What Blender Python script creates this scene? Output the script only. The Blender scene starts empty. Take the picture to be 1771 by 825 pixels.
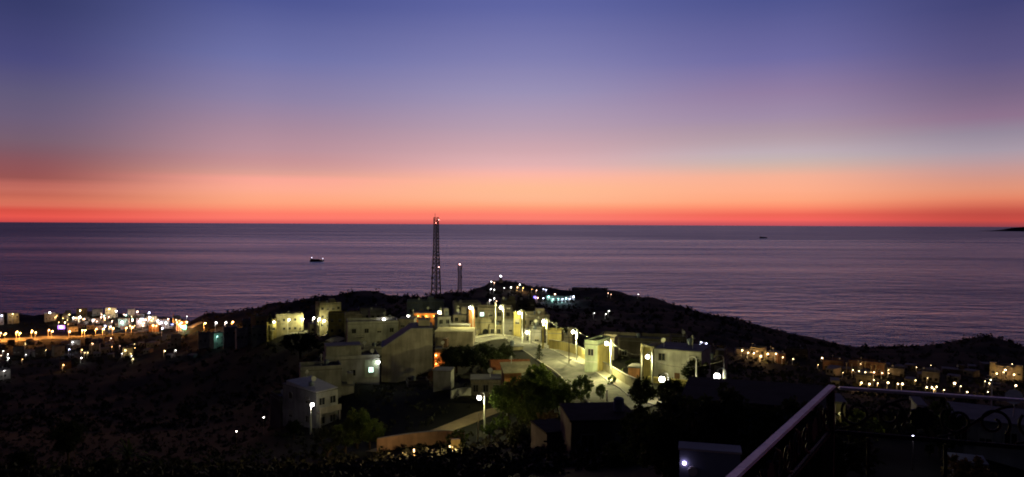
import bpy, bmesh, math, random
import numpy as np
from mathutils import Vector, Matrix, noise as mnoise

# ------------------------------------------------------------------ camera
scene = bpy.context.scene
col = scene.collection
W, H, F = 1771.0, 825.0, 1290.0          # photograph size and focal length in its pixels
PITCH, ROLL = math.radians(1.13), math.radians(0.275)
SEA = -160.0                              # sea level; the camera is the origin

_r = Vector((math.cos(ROLL), 0, math.sin(ROLL)))
_f = Vector((0, math.cos(PITCH), -math.sin(PITCH)))
_r = (_r - _f * _r.dot(_f)).normalized()
_u = _r.cross(_f).normalized()
cam_d = bpy.data.cameras.new("camera")
cam_d.sensor_width = 36.0
cam_d.lens = 36.0 * F / W
cam_d.clip_start = 0.05
cam_d.clip_end = 400000
cam = bpy.data.objects.new("camera", cam_d)
col.objects.link(cam)
cam.matrix_world = Matrix(((_r.x, _u.x, -_f.x, 0), (_r.y, _u.y, -_f.y, 0), (_r.z, _u.z, -_f.z, 0), (0, 0, 0, 1)))
scene.camera = cam


def ray(px, py):
    """direction through a photo pixel, scaled so that its y (ground distance ahead) is 1"""
    v = _f + _r * ((px - W / 2) / F) + _u * ((H / 2 - py) / F)
    return v / v.y


def P(px, py, d):
    return ray(px, py) * d


# ------------------------------------------------------------------ sky
def lin(c):
    out = []
    for v in c:
        v /= 255.0
        out.append(v / 12.92 if v <= 0.04045 else ((v + 0.055) / 1.055) ** 2.4)
    return tuple(out)


world = bpy.data.worlds.new("World")
scene.world = world
world.use_nodes = True
wn, wl = world.node_tree.nodes, world.node_tree.links
wn.clear()


def wmath(op, a, b=None, c=None, clamp=False):
    n = wn.new("ShaderNodeMath")
    n.operation = op
    n.use_clamp = clamp
    for i, v in enumerate((a, b, c)):
        if v is None:
            continue
        if isinstance(v, (int, float)):
            n.inputs[i].default_value = v
        else:
            wl.new(v, n.inputs[i])
    return n.outputs[0]


tc = wn.new("ShaderNodeTexCoord")
sep = wn.new("ShaderNodeSeparateXYZ")
wl.new(tc.outputs["Generated"], sep.inputs[0])
SX, SY, SZ = sep.outputs
elev = wmath("MULTIPLY", wmath("ARCSINE", SZ), 180 / math.pi)
azim = wmath("MULTIPLY", wmath("ARCTAN2", SX, SY), 180 / math.pi)
# thin level streaks of high cloud: the gradient wavers a little with height
vec = wn.new("ShaderNodeCombineXYZ")
wl.new(wmath("MULTIPLY", azim, 0.035), vec.inputs[0])
wl.new(wmath("MULTIPLY", elev, 1.7), vec.inputs[1])
nz = wn.new("ShaderNodeTexNoise")
nz.inputs["Scale"].default_value = 1.0
nz.inputs["Detail"].default_value = 5.0
wl.new(vec.outputs[0], nz.inputs["Vector"])
wob = wmath("MULTIPLY", wmath("SUBTRACT", nz.outputs["Fac"], 0.5), 0.22)
vec2 = wn.new("ShaderNodeCombineXYZ")
wl.new(wmath("MULTIPLY", azim, 0.02), vec2.inputs[0])
wl.new(wmath("MULTIPLY", elev, 0.22), vec2.inputs[1])
nz2 = wn.new("ShaderNodeTexNoise")
nz2.inputs["Scale"].default_value = 1.0
nz2.inputs["Detail"].default_value = 2.0
wl.new(vec2.outputs[0], nz2.inputs["Vector"])
wob2 = wmath("MULTIPLY", wmath("SUBTRACT", nz2.outputs["Fac"], 0.5), 0.25)
elev_w = wmath("ADD", wmath("ADD", elev, wob), wob2)
fac = wmath("MULTIPLY", wmath("MAXIMUM", elev_w, 0.0), 1 / 90.0, clamp=True)

COLUMNS = {   # what the sky shows above five places along the horizon: photo row -> colour
    30: [(385, (200, 72, 72)), (380, (252, 105, 95)), (375, (235, 88, 78)), (364, (215, 80, 68)), (355, (218, 110, 90)), (345, (212, 112, 90)), (335, (194, 102, 86)), (328, (198, 110, 95)), (318, (190, 105, 95)), (310, (154, 86, 82)), (300, (150, 85, 85)), (280, (140, 86, 92)), (260, (128, 90, 102)), (240, (120, 95, 112)), (200, (108, 94, 122)), (160, (97, 90, 123)), (100, (74, 74, 124)), (0, (55, 60, 106))],
    470: [(387, (214, 92, 92)), (382, (255, 128, 118)), (376, (255, 122, 106)), (366, (255, 128, 105)), (356, (255, 160, 122)), (340, (255, 170, 135)), (325, (255, 172, 148)), (309, (250, 168, 152)), (302, (226, 162, 148)), (295, (215, 158, 150)), (280, (200, 148, 150)), (260, (188, 146, 156)), (220, (168, 138, 158)), (170, (142, 130, 166)), (100, (112, 115, 168)), (0, (79, 87, 147))],
    910: [(389, (204, 92, 92)), (386, (230, 106, 98)), (382, (255, 138, 125)), (377, (250, 118, 98)), (371, (255, 130, 110)), (363, (255, 148, 115)), (354, (255, 172, 130)), (345, (255, 184, 145)), (326, (255, 188, 148)), (310, (255, 186, 160)), (298, (250, 183, 170)), (289, (232, 180, 178)), (275, (220, 175, 178)), (258, (208, 168, 175)), (220, (184, 158, 177)), (160, (154, 145, 182)), (100, (127, 126, 176)), (10, (95, 101, 162))],
    1350: [(391, (198, 84, 92)), (387, (215, 85, 88)), (383, (252, 105, 98)), (376, (232, 92, 82)), (369, (246, 112, 92)), (358, (255, 145, 110)), (349, (255, 165, 125)), (330, (255, 175, 140)), (306, (248, 178, 150)), (290, (218, 180, 165)), (275, (198, 180, 178)), (264, (193, 176, 184)), (240, (180, 158, 168)), (220, (170, 148, 165)), (200, (160, 140, 168)), (160, (146, 126, 162)), (100, (112, 108, 162)), (0, (79, 85, 143))],
    1741: [(393, (152, 66, 74)), (388, (168, 56, 60)), (383, (205, 78, 70)), (376, (186, 68, 62)), (360, (205, 95, 78)), (345, (228, 130, 100)), (330, (228, 148, 118)), (310, (215, 150, 132)), (280, (188, 155, 158)), (260, (170, 155, 168)), (230, (150, 138, 156)), (200, (142, 115, 142)), (160, (120, 102, 134)), (100, (92, 86, 132)), (0, (66, 68, 118))],
}


def ramp(stops):
    n = wn.new("ShaderNodeValToRGB")
    cr = n.color_ramp
    cr.interpolation = 'LINEAR'
    while len(cr.elements) < len(stops):
        cr.elements.new(0.5)
    for e, (p, c) in zip(cr.elements, stops):
        e.position = p
        e.color = (*c, 1)
    wl.new(fac, n.inputs[0])
    return n.outputs[0]


cols_out = []
for px, rows in COLUMNS.items():
    stops, az = [], 0
    for py, c in rows:
        v = ray(px, py)
        e = math.degrees(math.atan2(v.z, math.hypot(v.x, v.y)))
        az = math.degrees(math.atan2(v.x, v.y))
        stops.append((max(e, 0.0) / 90.0, lin(c)))
    top = stops[-1][1]
    stops.append((30 / 90, tuple(t * k for t, k in zip(top, (0.40, 0.41, 0.44)))))
    stops.append((52 / 90, tuple(t * k for t, k in zip(top, (0.10, 0.11, 0.13)))))
    stops.append((1.0, lin((13, 14, 26))))
    cols_out.append((az, ramp(stops)))
sky = cols_out[0][1]
for (a0, _), (a1, c1) in zip(cols_out[:-1], cols_out[1:]):
    mx = wn.new("ShaderNodeMix")
    mx.data_type = 'RGBA'
    mr = wn.new("ShaderNodeMapRange")
    mr.interpolation_type = 'SMOOTHSTEP'
    wl.new(azim, mr.inputs[0])
    mr.inputs[1].default_value = a0
    mr.inputs[2].default_value = a1
    wl.new(mr.outputs[0], mx.inputs[0])
    wl.new(sky, mx.inputs[6])
    wl.new(c1, mx.inputs[7])
    sky = mx.outputs[2]
east = ramp([(0.0, lin((22, 21, 30))), (0.1, lin((22, 22, 34))), (0.35, lin((17, 18, 32))), (1.0, lin((13, 14, 26)))])
mr = wn.new("ShaderNodeMapRange")
mr.interpolation_type = 'SMOOTHSTEP'
wl.new(wmath("ABSOLUTE", azim), mr.inputs[0])
mr.inputs[1].default_value = 34
mr.inputs[2].default_value = 105
mx = wn.new("ShaderNodeMix")
mx.data_type = 'RGBA'
wl.new(mr.outputs[0], mx.inputs[0])
wl.new(sky, mx.inputs[6])
wl.new(east, mx.inputs[7])
bg = wn.new("ShaderNodeBackground")
bg.inputs["Strength"].default_value = 1.0
wl.new(mx.outputs[2], bg.inputs["Color"])
wo = wn.new("ShaderNodeOutputWorld")
wl.new(bg.outputs[0], wo.inputs["Surface"])

# ------------------------------------------------------------------ exposure and sampling (the sun has set: no sun lamp)
scene.view_settings.view_transform = 'Standard'
scene.view_settings.look = 'None'
scene.view_settings.exposure = 0.0
scene.view_settings.gamma = 1.0
scene.view_settings.use_curve_mapping = False
scene.render.engine = 'CYCLES'
scene.cycles.use_denoising = True
scene.cycles.use_light_tree = True
scene.cycles.filter_width = 1.9
scene.cycles.max_bounces = 4
scene.cycles.diffuse_bounces = 2
scene.cycles.glossy_bounces = 2
scene.cycles.sample_clamp_indirect = 2.0
scene.cycles.caustics_reflective = False
scene.cycles.caustics_refractive = False

rnd = random.Random(7)

# ------------------------------------------------------------------ materials
MATS = {}


def mat(name, color, rough=0.85, var=0.25, scale=1.5, spec=0.3, bump=0.15, metal=0.0, color2=None, streak=False, leaf=False):
    if name in MATS:
        return MATS[name]
    m = bpy.data.materials.new(name)
    m.use_nodes = True
    n, l = m.node_tree.nodes, m.node_tree.links
    b = n["Principled BSDF"]
    b.inputs["Roughness"].default_value = rough
    b.inputs["Specular IOR Level"].default_value = spec
    b.inputs["Metallic"].default_value = metal
    t = n.new("ShaderNodeTexCoord")
    x = n.new("ShaderNodeTexNoise")
    x.inputs["Scale"].default_value = scale
    x.inputs["Detail"].default_value = 6
    x.inputs["Roughness"].default_value = 0.65
    l.new(t.outputs["Object"], x.inputs["Vector"])
    r = n.new("ShaderNodeValToRGB")
    c2 = color2 or tuple(c * (1 - 1.6 * var) for c in color)
    r.color_ramp.elements[0].position = 0.32
    r.color_ramp.elements[1].position = 0.62
    r.color_ramp.elements[0].color = (*[max(c, 0) for c in c2], 1)
    r.color_ramp.elements[1].color = (*color, 1)
    l.new(x.outputs["Fac"], r.inputs[0])
    base = r.outputs[0]
    if streak:      # rain streaks and patched render
        mp = n.new("ShaderNodeMapping")
        mp.inputs["Scale"].default_value = (1.6, 1.6, 0.16)
        l.new(t.outputs["Object"], mp.inputs[0])
        for src, sc_, lo in ((mp.outputs[0], 1.0, 0.84), (t.outputs["Object"], 0.28, 0.72)):
            y = n.new("ShaderNodeTexNoise")
            y.inputs["Scale"].default_value = sc_
            y.inputs["Detail"].default_value = 5
            l.new(src, y.inputs["Vector"])
            q = n.new("ShaderNodeMapRange")
            q.inputs[1].default_value, q.inputs[2].default_value = 0.40, 0.56
            q.inputs[3].default_value, q.inputs[4].default_value = lo, 1.0
            l.new(y.outputs["Fac"], q.inputs[0])
            mm = n.new("ShaderNodeMix")
            mm.data_type, mm.blend_type = 'RGBA', 'MULTIPLY'
            mm.inputs[0].default_value = 1.0
            l.new(base, mm.inputs[6])
            l.new(q.outputs[0], mm.inputs[7])
            base = mm.outputs[2]
    l.new(base, b.inputs["Base Color"])
    if leaf:
        tl = n.new("ShaderNodeBsdfTranslucent")
        l.new(base, tl.inputs["Color"])
        ms = n.new("ShaderNodeMixShader")
        ms.inputs[0].default_value = 0.45
        l.new(b.outputs[0], ms.inputs[1])
        l.new(tl.outputs[0], ms.inputs[2])
        l.new(ms.outputs[0], n["Material Output"].inputs["Surface"])
    if bump:
        x2 = n.new("ShaderNodeTexNoise")
        x2.inputs["Scale"].default_value = scale * 7
        x2.inputs["Detail"].default_value = 4
        l.new(t.outputs["Object"], x2.inputs["Vector"])
        bp = n.new("ShaderNodeBump")
        bp.inputs["Strength"].default_value = bump
        bp.inputs["Distance"].default_value = 0.05
        l.new(x2.outputs["Fac"], bp.inputs["Height"])
        l.new(bp.outputs[0], b.inputs["Normal"])
    MATS[name] = m
    return m


def glow(name, color, strength, base=0.6):
    if name in MATS:
        return MATS[name]
    m = bpy.data.materials.new(name)
    m.use_nodes = True
    b = m.node_tree.nodes["Principled BSDF"]
    b.inputs["Base Color"].default_value = (base, base, base, 1)
    b.inputs["Emission Color"].default_value = (*color, 1)
    b.inputs["Emission Strength"].default_value = strength
    MATS[name] = m
    return m


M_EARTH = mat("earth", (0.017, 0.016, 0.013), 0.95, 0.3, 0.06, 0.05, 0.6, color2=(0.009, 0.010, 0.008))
M_ASPH = mat("asphalt", (0.155, 0.15, 0.14), 0.9, 0.35, 0.35, 0.2, 0.2)
M_PAVE = mat("paving", (0.28, 0.26, 0.22), 0.9, 0.15, 0.8, 0.2, 0.2)
M_KERB = mat("kerbstone", (0.45, 0.43, 0.40), 0.9, 0.2, 1.2)
M_DIRT = mat("dirt_track", (0.26, 0.19, 0.12), 0.95, 0.25, 0.3)
WALLS = {
    "white": mat("wall_white", (0.52, 0.51, 0.48), 0.9, 0.10, 0.35, streak=True),
    "grey": mat("wall_grey", (0.34, 0.33, 0.33), 0.9, 0.15, 0.35, streak=True),
    "cream": mat("wall_cream", (0.46, 0.41, 0.28), 0.9, 0.12, 0.35, streak=True),
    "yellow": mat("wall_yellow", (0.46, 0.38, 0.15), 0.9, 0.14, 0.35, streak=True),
    "tan": mat("wall_tan", (0.42, 0.365, 0.31), 0.92, 0.14, 0.25, streak=True),
    "green": mat("wall_pale_green", (0.42, 0.48, 0.38), 0.9, 0.10, 0.35, streak=True),
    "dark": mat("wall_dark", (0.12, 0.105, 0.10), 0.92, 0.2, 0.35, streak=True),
    "brown": mat("wall_brown", (0.21, 0.12, 0.085), 0.92, 0.2, 0.35, streak=True),
    "stone": mat("wall_stone", (0.42, 0.37, 0.28), 0.95, 0.35, 1.6, bump=0.5, streak=True),
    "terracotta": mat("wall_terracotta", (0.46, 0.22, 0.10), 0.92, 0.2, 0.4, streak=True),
    "sand": mat("wall_sand", (0.50, 0.33, 0.21), 0.92, 0.14, 0.4, streak=True),
    "blue": mat("wall_blue", (0.22, 0.26, 0.34), 0.9, 0.15, 0.35, streak=True),
}
M_ROOF = mat("roof_screed", (0.17, 0.165, 0.165), 0.8, 0.25, 0.5)
M_TILE = mat("roof_tile", (0.34, 0.115, 0.05), 0.85, 0.3, 2.0)
M_FRAME = mat("window_frame", (0.30, 0.28, 0.25), 0.6, 0.1, 3.0, bump=0)
M_GLASS = mat("window_glass", (0.018, 0.020, 0.026), 0.12, 0.1, 1.0, spec=0.6, bump=0)
M_DOOR = mat("door_wood", (0.14, 0.07, 0.035), 0.7, 0.3, 3.0)
M_DOOR_O = mat("door_orange", (0.50, 0.17, 0.05), 0.7, 0.3, 3.0)
M_POLE = mat("galvanised_steel", (0.72, 0.72, 0.68), 0.45, 0.1, 2.0, spec=0.5, bump=0)
M_WOODP = mat("timber_pole", (0.20, 0.15, 0.10), 0.9, 0.3, 2.0)
M_STEEL = mat("dark_steel", (0.055, 0.045, 0.05), 0.5, 0.2, 1.0, spec=0.4, bump=0)
M_RED = mat("red_steel", (0.20, 0.03, 0.03), 0.5, 0.2, 1.0, bump=0)
M_HOOD = mat("lamp_hood", (0.20, 0.20, 0.20), 0.5, 0.1, 2.0, bump=0)
M_LEAF = mat("leaf_green", (0.13, 0.18, 0.04), 0.75, 0.3, 0.8, color2=(0.030, 0.050, 0.014), bump=0, leaf=True)
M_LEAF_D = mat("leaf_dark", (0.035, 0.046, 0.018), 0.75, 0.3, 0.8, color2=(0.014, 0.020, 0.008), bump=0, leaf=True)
M_LEAF_Y = mat("leaf_lime", (0.17, 0.22, 0.04), 0.75, 0.3, 0.8, color2=(0.06, 0.09, 0.02), bump=0, leaf=True)
M_SCRUB = mat("scrub_leaf", (0.030, 0.032, 0.016), 0.9, 0.3, 0.05, color2=(0.012, 0.014, 0.008), bump=0)
M_DRY = mat("dry_grass", (0.22, 0.16, 0.07), 0.9, 0.3, 1.0, color2=(0.10, 0.08, 0.03), bump=0, leaf=True)
M_BARK = mat("bark", (0.085, 0.060, 0.040), 0.95, 0.3, 3.0)
M_IRON = mat("wrought_iron", (0.020, 0.020, 0.022), 0.6, 0.3, 20.0, spec=0.05, bump=0.1)
M_RAIL = mat("painted_rail", (0.80, 0.66, 0.66), 0.52, 0.18, 12.0, spec=0.5, metal=0.75, bump=0.25)
M_TARP = mat("white_tarpaulin", (0.5, 0.48, 0.52), 0.7, 0.12, 0.8)
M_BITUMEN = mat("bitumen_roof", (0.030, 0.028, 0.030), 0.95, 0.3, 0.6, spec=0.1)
M_CONC = mat("concrete", (0.30, 0.29, 0.28), 0.9, 0.2, 0.6)


# ------------------------------------------------------------------ mesh helpers
class MB:
    """collects shapes; build() links them as one mesh object"""

    def __init__(self):
        self.v, self.f = [], []

    def add(self, vs, fs):
        o = len(self.v)
        self.v += [tuple(v) for v in vs]
        self.f += [tuple(i + o for i in f) for f in fs]
        return self

    def box(self, x0, x1, y0, y1, z0, z1):
        return self.add([(x0, y0, z0), (x1, y0, z0), (x1, y1, z0), (x0, y1, z0), (x0, y0, z1), (x1, y0, z1), (x1, y1, z1), (x0, y1, z1)],
                        [(3, 2, 1, 0), (4, 5, 6, 7), (0, 1, 5, 4), (1, 2, 6, 5), (2, 3, 7, 6), (3, 0, 4, 7)])

    def prism(self, poly, y0, y1):
        """outline in x,z pushed from y0 back to y1"""
        n = len(poly)
        vs = [(x, y0, z) for x, z in poly] + [(x, y1, z) for x, z in poly]
        fs = [tuple(range(n)), tuple(range(2 * n - 1, n - 1, -1))]
        fs += [(i, i + n, (i + 1) % n + n, (i + 1) % n) for i in range(n)]
        return self.add(vs, fs)

    def tube(self, pts, rad, seg=6, flat=None):
        pts = [Vector(p) for p in pts]
        n = len(pts)
        rads = rad if isinstance(rad, (list, tuple)) else [rad] * n
        vs, fs = [], []
        ref = None
        for i, p in enumerate(pts):
            t = (pts[min(i + 1, n - 1)] - pts[max(i - 1, 0)]).normalized()
            if ref is None:
                ref = t.orthogonal().normalized()
            ref = (ref - t * ref.dot(t)).normalized()
            b = t.cross(ref)
            for k in range(seg):
                a = 2 * math.pi * k / seg
                vs.append(p + (ref * math.cos(a) + b * math.sin(a)) * rads[i])
        for i in range(n - 1):
            for k in range(seg):
                fs.append((i * seg + k, i * seg + (k + 1) % seg, (i + 1) * seg + (k + 1) % seg, (i + 1) * seg + k))
        fs.append(tuple(range(seg - 1, -1, -1)))
        fs.append(tuple((n - 1) * seg + k for k in range(seg)))
        return self.add(vs, fs)

    def ball(self, c, r, seg=10, rings=7, sz=1.0):
        c = Vector(c)
        vs = [c + Vector((0, 0, r * sz))]
        for i in range(1, rings):
            a = math.pi * i / rings
            for k in range(seg):
                b = 2 * math.pi * k / seg
                vs.append(c + Vector((r * math.sin(a) * math.cos(b), r * math.sin(a) * math.sin(b), r * sz * math.cos(a))))
        vs.append(c - Vector((0, 0, r * sz)))
        fs = [(0, 1 + k, 1 + (k + 1) % seg) for k in range(seg)]
        for i in range(rings - 2):
            for k in range(seg):
                a = 1 + i * seg
                fs.append((a + k, a + seg + k, a + seg + (k + 1) % seg, a + (k + 1) % seg))
        a = 1 + (rings - 2) * seg
        fs += [(a + (k + 1) % seg, a + k, len(vs) - 1) for k in range(seg)]
        return self.add(vs, fs)

    def mesh(self, name, m, smooth=False):
        me = bpy.data.meshes.new(name)
        me.from_pydata(self.v, [], self.f)
        me.materials.append(m)
        if smooth:
            me.polygons.foreach_set("use_smooth", [True] * len(me.polygons))
        return me

    def build(self, name, m, parent=None, loc=None, smooth=False):
        return link(name, self.mesh(name, m, smooth), parent, loc)


def link(name, data, parent=None, loc=None, rz=None):
    o = bpy.data.objects.new(name, data)
    col.objects.link(o)
    if parent:
        o.parent = parent
    if loc is not None:
        o.location = loc
    if rz is not None:
        o.rotation_euler = (0, 0, rz)
    return o


def tag(o, label, cat, group=None):
    o["label"] = label
    o["category"] = cat
    if group:
        o["group"] = group
    return o


def thing(name, label, cat, loc=(0, 0, 0), rz=0.0, group=None):
    return tag(link(name, None, None, loc, rz), label, cat, group)


def struct(o, kind="structure"):
    o["kind"] = kind
    return o


# ------------------------------------------------------------------ terrain
# what the ground looks like from here: (pixel column, pixel row, metres ahead)
SEEN = [
    (0, 825, 70), (250, 825, 70), (450, 825, 72), (-150, 825, 70), (0, 760, 210), (250, 760, 205), (420, 765, 170),
    (0, 690, 420), (250, 690, 400), (430, 690, 330), (0, 625, 640), (200, 625, 620), (330, 612, 560), (440, 600, 470),
    (-200, 690, 420), (-200, 600, 760), (-250, 545, 1180),
    (0, 583, 880), (60, 583, 880), (120, 583, 880), (180, 580, 890), (230, 578, 900), (330, 574, 900), (400, 592, 590),
    (500, 578, 460), (560, 582, 400), (470, 580, 480), (620, 604, 248), (690, 662, 190), (600, 662, 180), (530, 741, 150), (580, 742, 145), (480, 742, 152),
    (620, 780, 120), (720, 778, 112), (800, 772, 112), (660, 790, 108),
    (0, 543, 1170), (100, 544, 1170), (200, 542, 1170), (300, 551, 1120), (0, 560, 1030), (100, 562, 1020), (200, 560, 1020), (300, 562, 1000),
    (345, 549, 880), (400, 541, 850), (480, 527, 770), (560, 516, 730), (640, 503, 700), (680, 510, 680), (705, 523, 650),
    (600, 545, 520), (540, 550, 560), (440, 562, 620), (660, 552, 400), (730, 535, 430), (755, 517, 406), (700, 560, 300), (780, 522, 420), (795, 506, 700), (830, 497, 880),
    (866, 487, 1000), (900, 495, 1010), (930, 497, 1020), (1045, 505, 1000), (990, 503, 1020), (1100, 514, 950), (1150, 526, 920), (1200, 553, 900),
    (1250, 562, 880), (1300, 571, 850), (1400, 587, 800), (1500, 606, 740), (1560, 602, 720), (1640, 593, 690), (1690, 584, 680), (1720, 583, 660), (1771, 599, 650), (1900, 612, 640), (2100, 620, 640),
    (960, 518, 880), (1000, 540, 700), (900, 515, 800), (950, 560, 480), (1060, 560, 480), (830, 548, 350), (1150, 570, 480), (1250, 602, 420), (1310, 622, 410), (1400, 622, 440), (1440, 652, 370), (1530, 656, 370), (1620, 640, 450), (1740, 656, 420), (1650, 668, 360), (1900, 660, 400), (1600, 615, 560), (1400, 600, 600),
    (820, 592, 222), (845, 583, 232), (872, 580, 236), (905, 592, 224), (945, 602, 208), (1000, 634, 172), (1056, 670, 136), (1020, 690, 122), (960, 690, 140), (935, 716, 126), (1090, 690, 122), (840, 754, 125), (870, 702, 145), (830, 686, 152), (780, 674, 152), (900, 668, 160), (740, 700, 145), (800, 640, 185), (760, 600, 215), (700, 690, 150),
    (1180, 664, 148), (1120, 664, 145), (1240, 680, 110), (1080, 630, 175), (1150, 620, 190), (1020, 610, 200), (985, 600, 215),
]
# ground that is hidden behind something nearer: (pixel column, metres ahead, height)
HIDDEN = [(px, d, z) for px in (-400, 0, 300, 600, 900, 1200, 1500, 1800, 2200) for d, z in ((3, -11), (14, -11.5))]
HIDDEN += [(px, 40, -15) for px in (600, 900, 1200, 1500, 1700, 1900)] + [(px, 40, -16) for px in (-300, 0, 300)]
HIDDEN += [(900, 80, -25), (1100, 80, -23), (750, 85, -27), (1300, 60, -17), (1300, 120, -30), (1500, 65, -17), (1700, 60, -17), (1500, 150, -38), (1750, 150, -38), (1500, 250, -58), (1750, 250, -62), (1250, 250, -52)]
HIDDEN += [(1000, 300, -50), (1100, 320, -54), (650, 330, -50), (560, 300, -56), (450, 230, -62), (760, 300, -42), (880, 330, -46)]
HIDDEN += [(px, 1260, -161) for px in (-400, -100, 0, 100, 200)] + [(px, 1400, -172) for px in (-400, -100, 0, 100, 200, 300)]
HIDDEN += [(300, 1200, -158), (350, 1150, -160), (420, 1150, -162), (520, 1080, -160), (640, 1050, -160), (720, 1000, -160), (760, 1000, -140), (800, 1200, -164), (866, 1350, -166), (950, 1350, -166), (1050, 1300, -166), (1120, 1200, -166), (1180, 1100, -164)]
HIDDEN += [(px, 960, -165) for px in (1250, 1320, 1400)] + [(px, 900, -165) for px in (1480, 1560, 1640, 1720, 1800, 2000, 2300)]
HIDDEN += [(px, d, -176) for px in (-400, -100, 200, 500, 800, 1100, 1400, 1700, 2000, 2300) for d in (1700, 2400)]
HIDDEN += [(px, 1450, -172) for px in (420, 520, 640, 1200, 1300, 1500, 1700, 2000)]

pts, zs = [], []
for px, py, d in SEEN:
    v = P(px, py, d)
    pts.append((v.x / v.y * 2.2, math.log(d)))
    zs.append(v.z)
for px, d, z in HIDDEN:
    pts.append(((px - W / 2) / F * 2.2, math.log(d)))
    zs.append(z)
pts, zs = np.array(pts), np.array(zs)


def kern(a, b):
    r2 = ((a[:, None, :] - b[None, :, :]) ** 2).sum(-1)
    return np.sqrt(r2 + 0.03 ** 2)


n = len(pts)
A = np.zeros((n + 3, n + 3))
A[:n, :n] = kern(pts, pts) - np.eye(n) * 0.004
A[:n, n:] = np.c_[np.ones(n), pts]
A[n:, :n] = A[:n, n:].T
wgt = np.linalg.solve(A, np.r_[zs, 0, 0, 0])

NU, NV = 380, 330
U = np.linspace(-1.25, 1.25, NU)
V = np.linspace(math.log(2.5), math.log(2500), NV)
gu, gv = np.meshgrid(U, V)
q = np.c_[gu.ravel() * 2.2, gv.ravel()]
GZ = np.concatenate([kern(c, pts) @ wgt[:n] + np.c_[np.ones(len(c)), c] @ wgt[n:] for c in np.array_split(q, 40)]).reshape(NV, NU)
for i in range(NV):
    d = math.exp(V[i])
    amp = 0.0010 * d if d < 260 else 0.0045 * min(d, 1100)
    for j in range(NU):
        if GZ[i, j] > -170:
            x = U[j] * d
            s = 0.06 if d < 260 else 0.022
            GZ[i, j] += amp * mnoise.fractal((x * s, d * s, 3.1), 1.0, 2.1, 4)


def ground(x, y):
    u, v = x / y, math.log(max(y, 2.6))
    fi = min(max((v - V[0]) / (V[1] - V[0]), 0), NV - 1.001)
    fj = min(max((u - U[0]) / (U[1] - U[0]), 0), NU - 1.001)
    i, j = int(fi), int(fj)
    a, b = fi - i, fj - j
    return (GZ[i, j] * (1 - a) * (1 - b) + GZ[i + 1, j] * a * (1 - b) + GZ[i, j + 1] * (1 - a) * b + GZ[i + 1, j + 1] * a * b)


def hit(px, py, up=0.0, dmin=30.0, dmax=1350.0):
    """where the line of sight through a pixel comes within `up` metres of the ground"""
    v = ray(px, py)
    d = dmin
    while d < dmax:
        if v.z * d <= ground(v.x * d, d) + up:
            lo, hi = d / 1.006, d
            for _ in range(12):
                m = (lo + hi) / 2
                if v.z * m <= ground(v.x * m, m) + up:
                    hi = m
                else:
                    lo = m
            return v * hi
        d *= 1.006
    return v * dmax


vs = np.c_[(gu * np.exp(gv)).ravel(), np.exp(gv).ravel(), GZ.ravel()]
ii = np.arange(NV * NU).reshape(NV, NU)
fs = np.stack([ii[:-1, :-1], ii[:-1, 1:], ii[1:, 1:], ii[1:, :-1]], -1).reshape(-1, 4)
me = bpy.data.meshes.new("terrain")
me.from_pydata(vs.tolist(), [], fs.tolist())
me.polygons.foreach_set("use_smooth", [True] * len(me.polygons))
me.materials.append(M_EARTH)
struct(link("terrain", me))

# ------------------------------------------------------------------ sea
m = bpy.data.materials.new("sea_water")
m.use_nodes = True
nn, ll = m.node_tree.nodes, m.node_tree.links
b = nn["Principled BSDF"]
b.inputs["Base Color"].default_value = (0.010, 0.011, 0.020, 1)
b.inputs["IOR"].default_value = 1.48
t = nn.new("ShaderNodeTexCoord")


def seanoise(sx, sy, det, rough=0.55):
    mp = nn.new("ShaderNodeMapping")
    mp.inputs["Scale"].default_value = (sx, sy, 1)
    ll.new(t.outputs["Object"], mp.inputs[0])
    x = nn.new("ShaderNodeTexNoise")
    x.inputs["Scale"].default_value = 1
    x.inputs["Detail"].default_value = det
    x.inputs["Roughness"].default_value = rough
    ll.new(mp.outputs[0], x.inputs["Vector"])
    return x.outputs["Fac"]


waves = seanoise(0.035, 0.06, 5, 0.6)
swell = seanoise(0.0075, 0.014, 5, 0.62)
slick = seanoise(0.00022, 0.0016, 5, 0.6)
bp = nn.new("ShaderNodeBump")
bp.inputs["Distance"].default_value = 3.0
mrng = nn.new("ShaderNodeMapRange")
ll.new(slick, mrng.inputs[0])
mrng.inputs[1].default_value = 0.35
mrng.inputs[2].default_value = 0.65
mrng.inputs[3].default_value = 0.35
mrng.inputs[4].default_value = 0.75
ll.new(mrng.outputs[0], bp.inputs["Strength"])
ll.new(waves, bp.inputs["Height"])
bp2 = nn.new("ShaderNodeBump")
bp2.inputs["Distance"].default_value = 9.0
bp2.inputs["Strength"].default_value = 1.0
ll.new(swell, bp2.inputs["Height"])
ll.new(bp.outputs[0], bp2.inputs["Normal"])
# from so low an angle only the wave faces turned towards the shore are seen: the mean visible slope leans this way
tilt = nn.new("ShaderNodeVectorMath")
tilt.operation = 'ADD'
ll.new(bp2.outputs[0], tilt.inputs[0])
cxyz = nn.new("ShaderNodeCombineXYZ")
mrng3 = nn.new("ShaderNodeMapRange")
ll.new(seanoise(0.00030, 0.0011, 4, 0.6), mrng3.inputs[0])
mrng3.inputs[1].default_value = 0.36
mrng3.inputs[2].default_value = 0.64
mrng3.inputs[3].default_value = -0.125
mrng3.inputs[4].default_value = -0.075

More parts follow.
